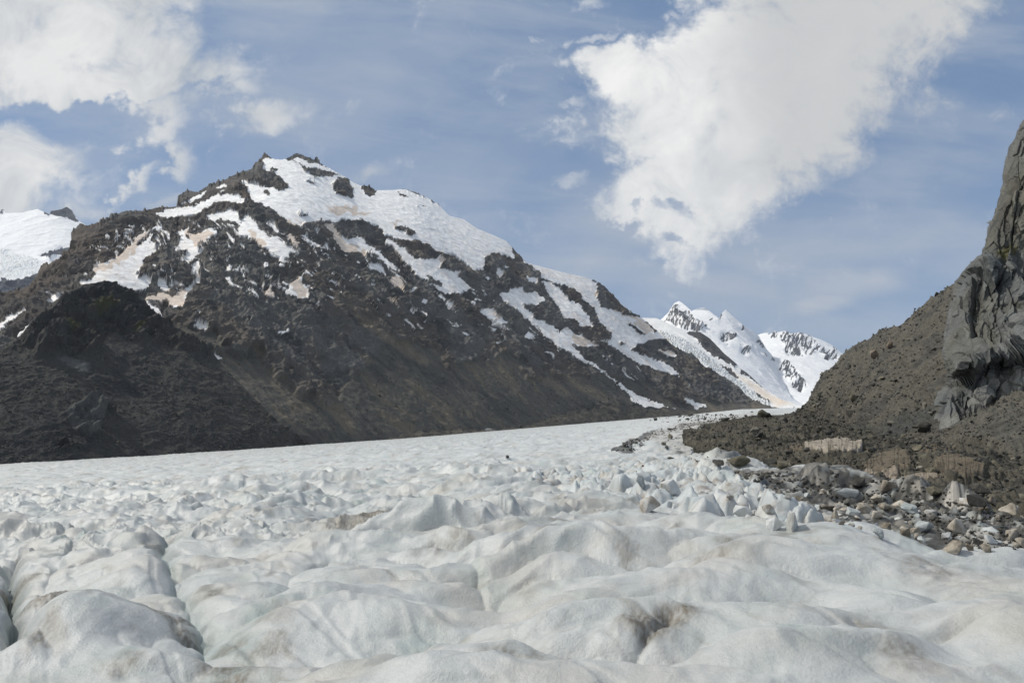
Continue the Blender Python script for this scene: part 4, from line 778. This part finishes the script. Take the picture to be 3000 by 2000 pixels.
boulder(2479, 1424, 20, 16, 1, 'brown stone leaning against the left of the dark tilted wedge slab', 'gm', 1)
boulder(2858, 1504, 50, 56, 2, 'large pointed brown and black boulder standing at the right among dirty ice blocks', 'gm', 2, (0, 8), .3)
boulder(2868, 1442, 62, 26, 2, 'long dark slab slanting down to the right above the pointed black boulder', 'mg', 3, (0, 16), 0)
boulder(2744, 1453, 46, 26, 1, 'flat olive slab with shadowed underside among ice blocks, left of the long dark slab', 'mg', 4)
boulder(1485, 1341, 10, 7, 2, 'tiny dark stone alone on the open white glacier near the picture centre', 'g', 0)
boulder(1882, 1366, 7, 5, 5, 'tiny rust red stone on the ice above the white ice blocks', 'g', 1)
boulder(2202, 1207, 8, 5, 2, 'small dark stone on far ice left of the large olive boulder, highest one', 'g', 2)
boulder(2185, 1218, 8, 5, 2, 'small dark stone on far ice left of the large olive boulder, lower one', 'g', 3)
boulder(1964, 1341, 20, 6, 1, 'flat low olive stone on the ice in front of the moraine tip', 'g', 4)
boulder(2693, 1374, 24, 12, 4, 'pale cream stone lying in the dark brown moraine ice', 'm', 0)
boulder(2588, 1486, 11, 10, 2, 'small black stone perched on a round tan ice block', 'gm', 1)
boulder(2866, 1604, 23, 25, 2, 'dark upright square block between pale ice blocks at the lower right', 'g', 2)
boulder(2609, 1010, 34, 20, 3, 'pinkish flat slab lying on the upper scree slope', 't', 1, (30, -25), 0)
boulder(2560, 1045, 26, 24, 3, 'pinkish slab on the scree slope, lower and left of the other pink slab', 't', 2, (30, -30), 0)
boulder(2500, 1170, 26, 18, 1, 'brown boulder midway down the scree slope', 't', 3)
boulder(2486, 1220, 19, 20, 2, 'dark boulder standing near the foot of the scree slope', 't', 4)
boulder(2703, 1195, 30, 24, 0, 'grey rounded boulder on the scree left of the cliff foot', 't', 0)
boulder(2712, 1262, 46, 28, 2, 'dark angular boulder wedged at the foot of the cliff', 't', 1)

# repeats lying on the moraine and the scree
def scatter(key, n, box, wpx, kinds, label, group, flatn=.7, weight=None, avoid=None):
    P, N_, x, y = surfs[key]
    m = np.where((x.ravel() > box[0]) & (x.ravel() < box[2]) & (y.ravel() > box[1]) & (y.ravel() < box[3]))[0]
    if weight is not None:
        w = weight(x.ravel()[m], y.ravel()[m]); m = m[rng.random(len(m)) < w]
    if len(m) == 0: return
    # even over the picture area the surface covers
    pick = rng.choice(m, min(n, len(m)), replace=False)
    for i in pick:
        p = P.reshape(-1, 3)[i]; dep = float(p[1] * CP + p[2] * SP); k = dep / F
        w = wpx * float(np.exp(rng.normal(0, .38))) * k; kd = int(rng.choice(kinds))
        h = w * rng.uniform(.4, .85); dd = w * rng.uniform(.6, 1.1)
        put(protos[kd][int(rng.integers(5))], 'boulder', (p[0], p[1], p[2] - .2 * h), (w, dd, h), (rng.uniform(-.35, .35), rng.uniform(-.35, .35), rng.uniform(0, 6.28)), label, 'boulder', group)
mw = lambda x, y: np.clip((x - 1980) / 260, .12, 1) * (1 - .93 * samp(WALL, x, y))
scatter('m', 105, (2020, 1225, 3000, 1440), 15, [0, 0, 1, 1, 2], 'grey brown angular boulder embedded in the dark moraine rubble', 'boulders in the moraine', weight=mw)
scatter('t', 100, (2380, 850, 3000, 1320), 13, [0, 0, 1, 2], 'grey brown angular stone lying on the steep scree slope', 'stones on the scree slope')
scatter('g', 55, (1900, 1225, 2180, 1350), 8, [0, 1, 2, 2], 'small dark stone scattered on white ice beside the moraine', 'stones scattered on the ice', weight=lambda x, y: np.clip((x - 1880 + (1330 - y) * .3) / 320, 0, 1) ** 2)
# the countless smaller stones: one mass
def rubble(name, specs, mat, label):
    hp = [hull_mesh('rubble_stone', 600 + i, 9, sub=0) for i in range(8)]
    hv = [np.array([v.co[:] for v in m.vertices]) for m in hp]; hf = [np.array([list(p.vertices) for p in m.polygons if len(p.vertices) == 3]) for m in hp]
    V = []; Fc = []; off = 0
    for key, n, box, wpx, weight in specs:
        P, N_, x, y = {**surfs, **surfs_far}[key]; xr, yr = x.ravel(), y.ravel()
        m = np.where((xr > box[0]) & (xr < box[2]) & (yr > box[1]) & (yr < box[3]))[0]
        w = weight(xr[m], yr[m]) if weight else np.ones(len(m)); m = m[rng.random(len(m)) < w]
        for i in rng.choice(m, min(n, len(m)), replace=False):
            p = P.reshape(-1, 3)[i]; k = float(p[1] * CP + p[2] * SP) / F
            s_ = wpx * float(np.exp(rng.normal(0, .45))) * k; q = int(rng.integers(8))
            R = np.array(Matrix.Rotation(rng.uniform(0, 6.28), 3, 'Z') @ Matrix.Rotation(rng.uniform(-.6, .6), 3, 'X'))
            v = (hv[q] * np.array([s_, s_ * rng.uniform(.5, 1), s_ * rng.uniform(.35, .8)])) @ R.T + p - np.array([0, 0, s_ * .15])
            V.append(v); Fc.append(hf[q] + off); off += len(v)
    V = np.concatenate(V); Fc = np.concatenate(Fc).astype(np.int32)
    me = bpy.data.meshes.new(name); me.vertices.add(len(V)); me.vertices.foreach_set('co', V.ravel().astype(np.float32))
    me.loops.add(Fc.size); me.loops.foreach_set('vertex_index', Fc.ravel()); me.polygons.add(len(Fc)); me.polygons.foreach_set('loop_start', np.arange(0, Fc.size, 3, dtype=np.int32))
    me.update(); me.validate()
    return tag(link(name, me, mat), label, 'rubble', 'stuff')
patch = lambda x, y: np.clip(.6 + 1.1 * fbm2(x / 45, y / 30, 3, 400), .05, 1)
rubble('rubble', [('t', 11000, (2300, 700, 3300, 1400), 4.6, lambda x, y: patch(x, y) ** 1.6), ('m', 7000, (1990, 1215, 3300, 1500), 7.5, lambda x, y: mw(x, y) * patch(x, y)),
                  ('g', 1300, (1850, 1215, 2200, 1360), 4.0, lambda x, y: np.clip((x - 1850 + (1330 - y) * .3) / 330, 0, 1) ** 2.2), ('g', 9000, (2150, 1380, 3300, 1615), 7.5, lambda x, y: samp(drt, x, y) * patch(x, y)), ('h', 5000, (-60, 950, 900, 1360), 3.6, lambda x, y: patch(x, y) ** 2), ('M', 1400, (500, 900, 1900, 1300), 3.2, lambda x, y: patch(x, y) ** 2 * samp(MTAL, x, y)), ('g', 1500, (1790, 1215, 2300, 1345), 3.2, lambda x, y: samp(med, x, y))],
       M_rubble, 'loose grey brown rubble covering the scree slopes and the moraine')

# ice blocks
def block(px, py, w, h, kind, label, idx=0, group=None, rz=None, dep=.9, which='gm', sink=.35, tilt=(0, 0)):
    w *= .85; h *= .8; P, d = locate(px, py, which); k = d / F
    return put(bprotos[kind][idx % 6], 'ice_block', (P[0], P[1], P[2] - sink * h * k), (w * k, w * k * dep, h * k * (1 + sink)), (tilt[0], tilt[1], rz if rz is not None else random.uniform(-.6, .6)), label, 'ice block', group)
block(2330, 1545, 76, 66, 0, 'largest white ice block with pointed top at the right of the white block field', 0)
block(2270, 1548, 62, 46, 0, 'squarish white ice block directly left of the largest pointed white block', 1)
block(2250, 1500, 46, 28, 0, 'small bluish white ice block behind the squarish white block', 2)
block(2095, 1488, 96, 46, 0, 'broad white ice block with brown lower rim in the middle of the block field', 3)
block(2180, 1500, 70, 62, 0, 'white ice block with pink brown stain on its top', 4)
block(2255, 1480, 78, 50, 2, 'pale blue ice block with flat face behind the stained block', 5)
block(1905, 1495, 72, 54, 0, 'round white ice block at the left end of the block field', 1)
block(1965, 1440, 74, 48, 0, 'white ice block with grey shaded face upper left in the block field', 2)
block(1870, 1430, 44, 52, 2, 'narrow upright bluish ice fin at the left of the block field', 3)
block(2150, 1440, 60, 34, 0, 'white ice block with tilted flat top in the upper block field', 5)
block(2440, 1520, 40, 38, 1, 'tan pointed ice cone at the rim of the smooth ice', 0)
block(2655, 1566, 34, 30, 1, 'cream leaf shaped ice block amid dark rubble', 1)
block(2706, 1590, 42, 30, 2, 'grey blue rounded ice block near the smooth rim', 2)
block(2795, 1612, 70, 40, 1, 'large tan and brown ice block resting against the smooth rim', 3)
block(2895, 1612, 42, 28, 1, 'square cream ice block right of the dark upright stone', 4)
block(2842, 1612, 28, 26, 1, 'small cream ice block left of the dark upright stone', 5)
block(2790, 1555, 84, 46, 1, 'wide cream ice block stained brown on its upper right', 0)
block(2705, 1555, 66, 34, 2, 'wide grey ice slab left of the wide cream block', 1)
block(2920, 1580, 96, 52, 2, 'big sloping grey blue ice slab at the lower right', 2)
block(2650, 1505, 84, 40, 2, 'broad pale grey ice block below the small black stone', 3)
block(2720, 1500, 74, 36, 0, 'broad pale ice block with bluish left end in the dirty block field', 4)
block(2480, 1455, 66, 34, 2, 'pale blue ice face below the dark tilted wedge', 5)
block(2970, 1575, 32, 34, 1, 'rounded tan ice block at the right picture edge', 1)
block(2590, 1490, 54, 24, 1, 'round tan ice block carrying the small black stone', 2)
block(2565, 1570, 56, 36, 2, 'grey ribbed ice block standing just behind the smooth rim', 3)
def scatter_blocks(n, poly, wpx, kinds, label, group):
    m_ = raster([poly], 1); P, N_, x, y = surfs['g']; w = samp(m_, x.ravel(), y.ravel()); idx = np.where(w > .5)[0]
    for i in rng.choice(idx, n, replace=False):
        p = P.reshape(-1, 3)[i]; k = float(p[1] * CP + p[2] * SP) / F
        s_ = wpx * float(np.exp(rng.normal(0, .35))) * k; kd = int(rng.choice(kinds)); h = s_ * rng.uniform(.45, .85)
        put(bprotos[kd][int(rng.integers(6))], 'ice_block', (p[0], p[1], p[2] - .25 * h), (s_, s_ * rng.uniform(.6, 1.1), h), (rng.uniform(-.25, .25), rng.uniform(-.3, .3), rng.uniform(0, 6.28)), label, 'ice block', group)
scatter_blocks(26, [(1700, 1385), (1950, 1370), (2150, 1400), (2300, 1440), (2380, 1550), (2200, 1535), (1900, 1500), (1650, 1450)], 26, [0, 0, 0, 2], 'small white ice block among larger ones in the white block field', 'white ice blocks')
scatter_blocks(200, [(2300, 1430), (2500, 1430), (2750, 1440), (3000, 1490), (3000, 1612), (2750, 1592), (2550, 1560), (2400, 1540)], 24, [0, 1, 1, 1, 2], 'dirty ice block jumbled with rubble in the dirty block field', 'dirty ice blocks')

HZ = 1
if HZ:
    bm = bmesh.new(); bmesh.ops.create_cube(bm, size=1.0); me = bpy.data.meshes.new('haze'); bm.to_mesh(me); bm.free()
    hzo = link('haze', me); hzo.scale = (24000, 24000, 1800); hzo.location = (0, 6000, -180 + 900 - 0)
    m = bpy.data.materials.new('haze_air'); m.use_nodes = True; t_ = m.node_tree; t_.nodes.remove(t_.nodes['Principled BSDF'])
    pv = t_.nodes.new('ShaderNodeVolumePrincipled'); pv.inputs['Color'].default_value = (.78, .86, 1, 1); pv.inputs['Density'].default_value = 2.1e-5; pv.inputs['Anisotropy'].default_value = .2
    t_.links.new(pv.outputs[0], t_.nodes['Material Output'].inputs['Volume']); me.materials.append(m)
    tag(hzo, 'thin blue haze filling the air of the valley', 'haze', 'stuff')

# ------------------------------------------------------------------ world
world = bpy.data.worlds.new('World'); scene.world = world; world.use_nodes = True
nt = world.node_tree; L = nt.links; bg = nt.nodes['Background']; bg.inputs['Strength'].default_value = .1
sky = nt.nodes.new('ShaderNodeTexSky'); sky.sky_type = 'NISHITA'; sky.sun_disc = False; sky.sun_elevation = el; sky.sun_rotation = az; sky.altitude = 1500; sky.air_density = 1.0; sky.dust_density = 1.2; sky.ozone_density = 1.0
def M(op, a, b=None, c=None, clamp=False):
    n = nt.nodes.new('ShaderNodeMath'); n.operation = op; n.use_clamp = clamp
    for i, v in enumerate((a, b, c)):
        if v is None: continue
        if isinstance(v, (int, float)): n.inputs[i].default_value = v
        else: L.new(v, n.inputs[i])
    return n.outputs[0]
def SS(x, a, b, lo=0., hi=1.):
    n = nt.nodes.new('ShaderNodeMapRange'); n.interpolation_type = 'SMOOTHSTEP'; L.new(x, n.inputs[0])
    for i, v in ((1, a), (2, b), (3, lo), (4, hi)): n.inputs[i].default_value = v
    return n.outputs[0]
tc = nt.nodes.new('ShaderNodeTexCoord'); sep = nt.nodes.new('ShaderNodeSeparateXYZ'); L.new(tc.outputs['Generated'], sep.inputs[0])
yy = M('MAXIMUM', M('ABSOLUTE', sep.outputs[1]), .12)
SUx = M('DIVIDE', sep.outputs[0], yy); SVz = M('DIVIDE', sep.outputs[2], yy)    # slopes of the sky direction: sideways, upwards
def uvp(px, py): u, v = px2uv(px, py); return float(u), float(v)
def cmb(x, y, z=0.):
    n = nt.nodes.new('ShaderNodeCombineXYZ')
    for i, v in enumerate((x, y, z)):
        if isinstance(v, (int, float)): n.inputs[i].default_value = v
        else: L.new(v, n.inputs[i])
    return n.outputs[0]
def NZ(x, y, scale, detail=6., rough=.55, dist=0., z=0.):
    n = nt.nodes.new('ShaderNodeTexNoise'); L.new(cmb(x, y, z), n.inputs['Vector']); n.inputs['Scale'].default_value = scale; n.inputs['Detail'].default_value = detail; n.inputs['Roughness'].default_value = rough; n.inputs['Distortion'].default_value = dist
    return n.outputs['Fac']
nA = M('SUBTRACT', NZ(SUx, SVz, 7.0, 8., .58, .25), .5); nB = M('SUBTRACT', NZ(SUx, SVz, 24.0, 7., .6, .3, 3.), .5); nC = M('SUBTRACT', NZ(SUx, SVz, 3.2, 4., .5, .0, 7.), .5)
nD = M('SUBTRACT', NZ(SUx, SVz, 60.0, 6., .62, .3, 13.), .5)
wU = M('ADD', SUx, M('MULTIPLY_ADD', nA, .17, M('MULTIPLY_ADD', nB, .075, M('MULTIPLY', nD, .03)))); wV = M('ADD', SVz, M('MULTIPLY_ADD', M('SUBTRACT', NZ(SUx, SVz, 9., 6., .55, 0., 11.), .5), .12, M('MULTIPLY', nD, .02)))
V0, V1 = -.05, 1.2
def curve(pts, x):
    n = nt.nodes.new('ShaderNodeFloatCurve'); cu = n.mapping.curves[0]
    P = sorted((((v - V0) / (V1 - V0)), (u + 1.0) / 2.0) for u, v in pts)
    cu.points[0].location = P[0]; cu.points[1].location = P[-1]
    for p in P[1:-1]: cu.points.new(*p)
    for p in cu.points: p.handle_type = 'VECTOR'
    n.mapping.use_clip = False; n.mapping.update()
    L.new(M('DIVIDE', M('SUBTRACT', x, V0), V1 - V0), n.inputs['Value'])
    return M('MULTIPLY_ADD', n.outputs[0], 2.0, -1.0)
s6 = 1.568
lft = [(2100, -700), (2060, -200)] + [(1500 + x / s6, y / s6) for x, y in [(820, 0), (800, 100), (650, 180), (430, 215), (250, 250), (190, 310), (250, 350), (370, 430), (340, 560), (380, 660), (430, 740), (520, 790), (400, 840), (330, 960), (450, 1000), (440, 1040), (570, 1100), (590, 1200), (680, 1245)]] + [(2100, 850), (2100, 1300)]
rgt = [(3300, -700), (3020, -200)] + [(1500 + x / s6, y / s6) for x, y in [(2190, 0), (2130, 100), (1950, 200), (1840, 300), (1780, 400), (1700, 480), (1590, 600), (1490, 700), (1370, 800), (1320, 880), (1220, 930), (1150, 1000), (1080, 1060), (900, 1150), (760, 1250)]] + [(1900, 850), (1700, 1300)]
xl = curve([uvp(*p) for p in lft], wV); xr = curve([uvp(*p) for p in rgt], wV)
inl = M('SUBTRACT', wU, xl); inr = M('SUBTRACT', xr, M('ADD', SUx, M('MULTIPLY', nB, .03)))
NB2 = M('SUBTRACT', NZ(SUx, SVz, 13.0, 9., .62, .5, 21.), .5)     # billows, coarse to fine
def edge(d, lo, hi): return SS(d, lo, hi)
def blob(px, py, rx, ry, rot=0., u=None, v=None):
    u0, v0 = uvp(px, py); c, s = math.cos(math.radians(rot)), math.sin(math.radians(rot))
    du = M('SUBTRACT', u or wU, u0); dv = M('SUBTRACT', v or wV, v0)
    a = M('DIVIDE', M('MULTIPLY_ADD', du, c, M('MULTIPLY', dv, s)), rx / F); b = M('DIVIDE', M('MULTIPLY_ADD', du, -s, M('MULTIPLY', dv, c)), ry / F)
    return M('SUBTRACT', 1.0, M('SQRT', M('MULTIPLY_ADD', a, a, M('MULTIPLY', b, b))))
def mx(*a):
    r = a[0]
    for b in a[1:]: r = M('MAXIMUM', r, b)
    return r
holes = mx(blob(1990, 612, 75, 30, -5), blob(1960, 700, 60, 22, -8), blob(1880, 600, 40, 20, 0), blob(1800, 650, 80, 22, 8))
bodyR = M('MINIMUM', SS(inl, -.045, .075), SS(inr, -.09, .09))
rawR = M('SUBTRACT', M('MULTIPLY_ADD', NB2, 1.7, M('MULTIPLY_ADD', nD, .5, bodyR)), M('MULTIPLY', SS(holes, -.4, .7), .55))
sdR = SS(rawR, .1, .92)
lc = [(760, -700), (680, -200), (612, 0), (593, 64), (585, 115), (640, 147), (720, 190), (730, 235), (560, 275), (330, 298), (180, 315), (40, 335), (30, 350), (110, 378), (210, 405), (265, 440), (285, 500), (280, 570), (235, 630), (150, 700), (0, 800), (-200, 1000)]
xL = curve([uvp(*p) for p in lc], wV)
bodyL = SS(M('SUBTRACT', xL, wU), -.05, .10)
sdL = SS(M('MULTIPLY_ADD', NB2, 1.8, M('MULTIPLY_ADD', nD, .5, bodyL)), .1, 1.0)
wsp = mx(blob(765, 345, 165, 70, 8), blob(470, 385, 120, 48, 18), blob(520, 465, 75, 58, -10), blob(400, 525, 105, 42, 38), blob(680, 250, 90, 55, 20), blob(330, 580, 60, 30, 45), blob(450, 300, 160, 60, -10))
sdW = SS(M('MULTIPLY_ADD', nB, 2.6, M('ADD', wsp, M('MULTIPLY_ADD', nA, 1.6, M('MULTIPLY', nD, .8)))), -.15, .95)
sw2 = mx(blob(1700, 8, 90, 30, 4), blob(1650, 115, 40, 22, 0), blob(1670, 298, 40, 18, 0), blob(1665, 352, 55, 20, 0), blob(1690, 408, 55, 22, 12), blob(1650, 525, 75, 24, -15), blob(1740, 118, 50, 20, 0), blob(1990, 55, 50, 30, 0))
sd2 = SS(M('MULTIPLY_ADD', nB, 2.6, M('MULTIPLY_ADD', nD, 1.2, sw2)), -.1, 1.3, 0., .5)
cum = mx(sdR, sdL, M('MULTIPLY', sdW, .9), sd2)
# thin high veils
ci = NZ(M('MULTIPLY', SUx, 1.0), M('MULTIPLY_ADD', SVz, 4.5, M('MULTIPLY', SUx, .5)), 2.6, 7., .6, .4, 5.)
ci2 = NZ(M('MULTIPLY', SUx, 1.2), M('MULTIPLY_ADD', SVz, 2.2, M('MULTIPLY', SUx, -.3)), 2.0, 5., .55, .2, 9.)
veil = M('MULTIPLY_ADD', SS(ci, .4, .72), .36, M('MULTIPLY', SS(ci2, .4, .7), .34))
vb = mx(blob(2480, 840, 230, 60, 5, SUx, SVz), blob(2420, 880, 170, 40, 12, SUx, SVz)); vbn = SS(M('MULTIPLY_ADD', nB, .8, M('MULTIPLY_ADD', ci, .6, vb)), .2, 1.1, 0., .5)
vb2 = SS(M('MULTIPLY_ADD', nB, 1.0, mx(blob(1110, 515, 110, 40, 5), blob(240, 635, 110, 40, 10), blob(480, 585, 120, 40, 10))), .0, .9, 0., .45)
hz = SS(SVz, .5, .02, 0., .2)
veil = M('ADD', veil, M('ADD', hz, M('ADD', vbn, vb2)), clamp=True)
# colours (sky units, strength .1)
def mixn(f, a, b):
    n = nt.nodes.new('ShaderNodeMix'); n.data_type = 'RGBA'
    if isinstance(f, float): n.inputs[0].default_value = f
    else: L.new(f, n.inputs[0])
    for i, v in ((6, a), (7, b)):
        if isinstance(v, tuple): n.inputs[i].default_value = (*v, 1)
        else: L.new(v, n.inputs[i])
    return n.outputs[2]
skyc = mixn(.6, sky.outputs['Color'], (1.95, 3.05, 4.95))
c0 = mixn(veil, skyc, (4.9, 5.3, 5.9))
thick = M('MULTIPLY', SS(M('ADD', SUx, M('MULTIPLY', nC, .16)), uvp(1960, 0)[0], uvp(2330, 0)[0]), SS(SVz, uvp(0, 800)[1], uvp(0, 450)[1]))
tone = M('MULTIPLY_ADD', NB2, 2.0, M('MULTIPLY_ADD', nA, 1.8, M('MULTIPLY_ADD', nC, 1.8, .5)), clamp=True)
cl = mixn(tone, (6.4, 6.65, 6.85), (9.2, 9.15, 9.0)); cl = mixn(SS(SUx, -.05, -.2), cl, mixn(tone, (5.0, 5.35, 5.7), (8.1, 8.1, 8.05))); cl = mixn(M('MULTIPLY', thick, .85), cl, (5.75, 5.85, 5.9))
out = mixn(cum, c0, cl)
L.new(out, bg.inputs['Color'])

vs_ = scene.view_settings; vs_.view_transform = 'Standard'; vs_.look = 'None'; vs_.gamma = 1; vs_.exposure = 0; vs_.use_curve_mapping = False
scene.cycles.max_bounces = 5; scene.cycles.diffuse_bounces = 3
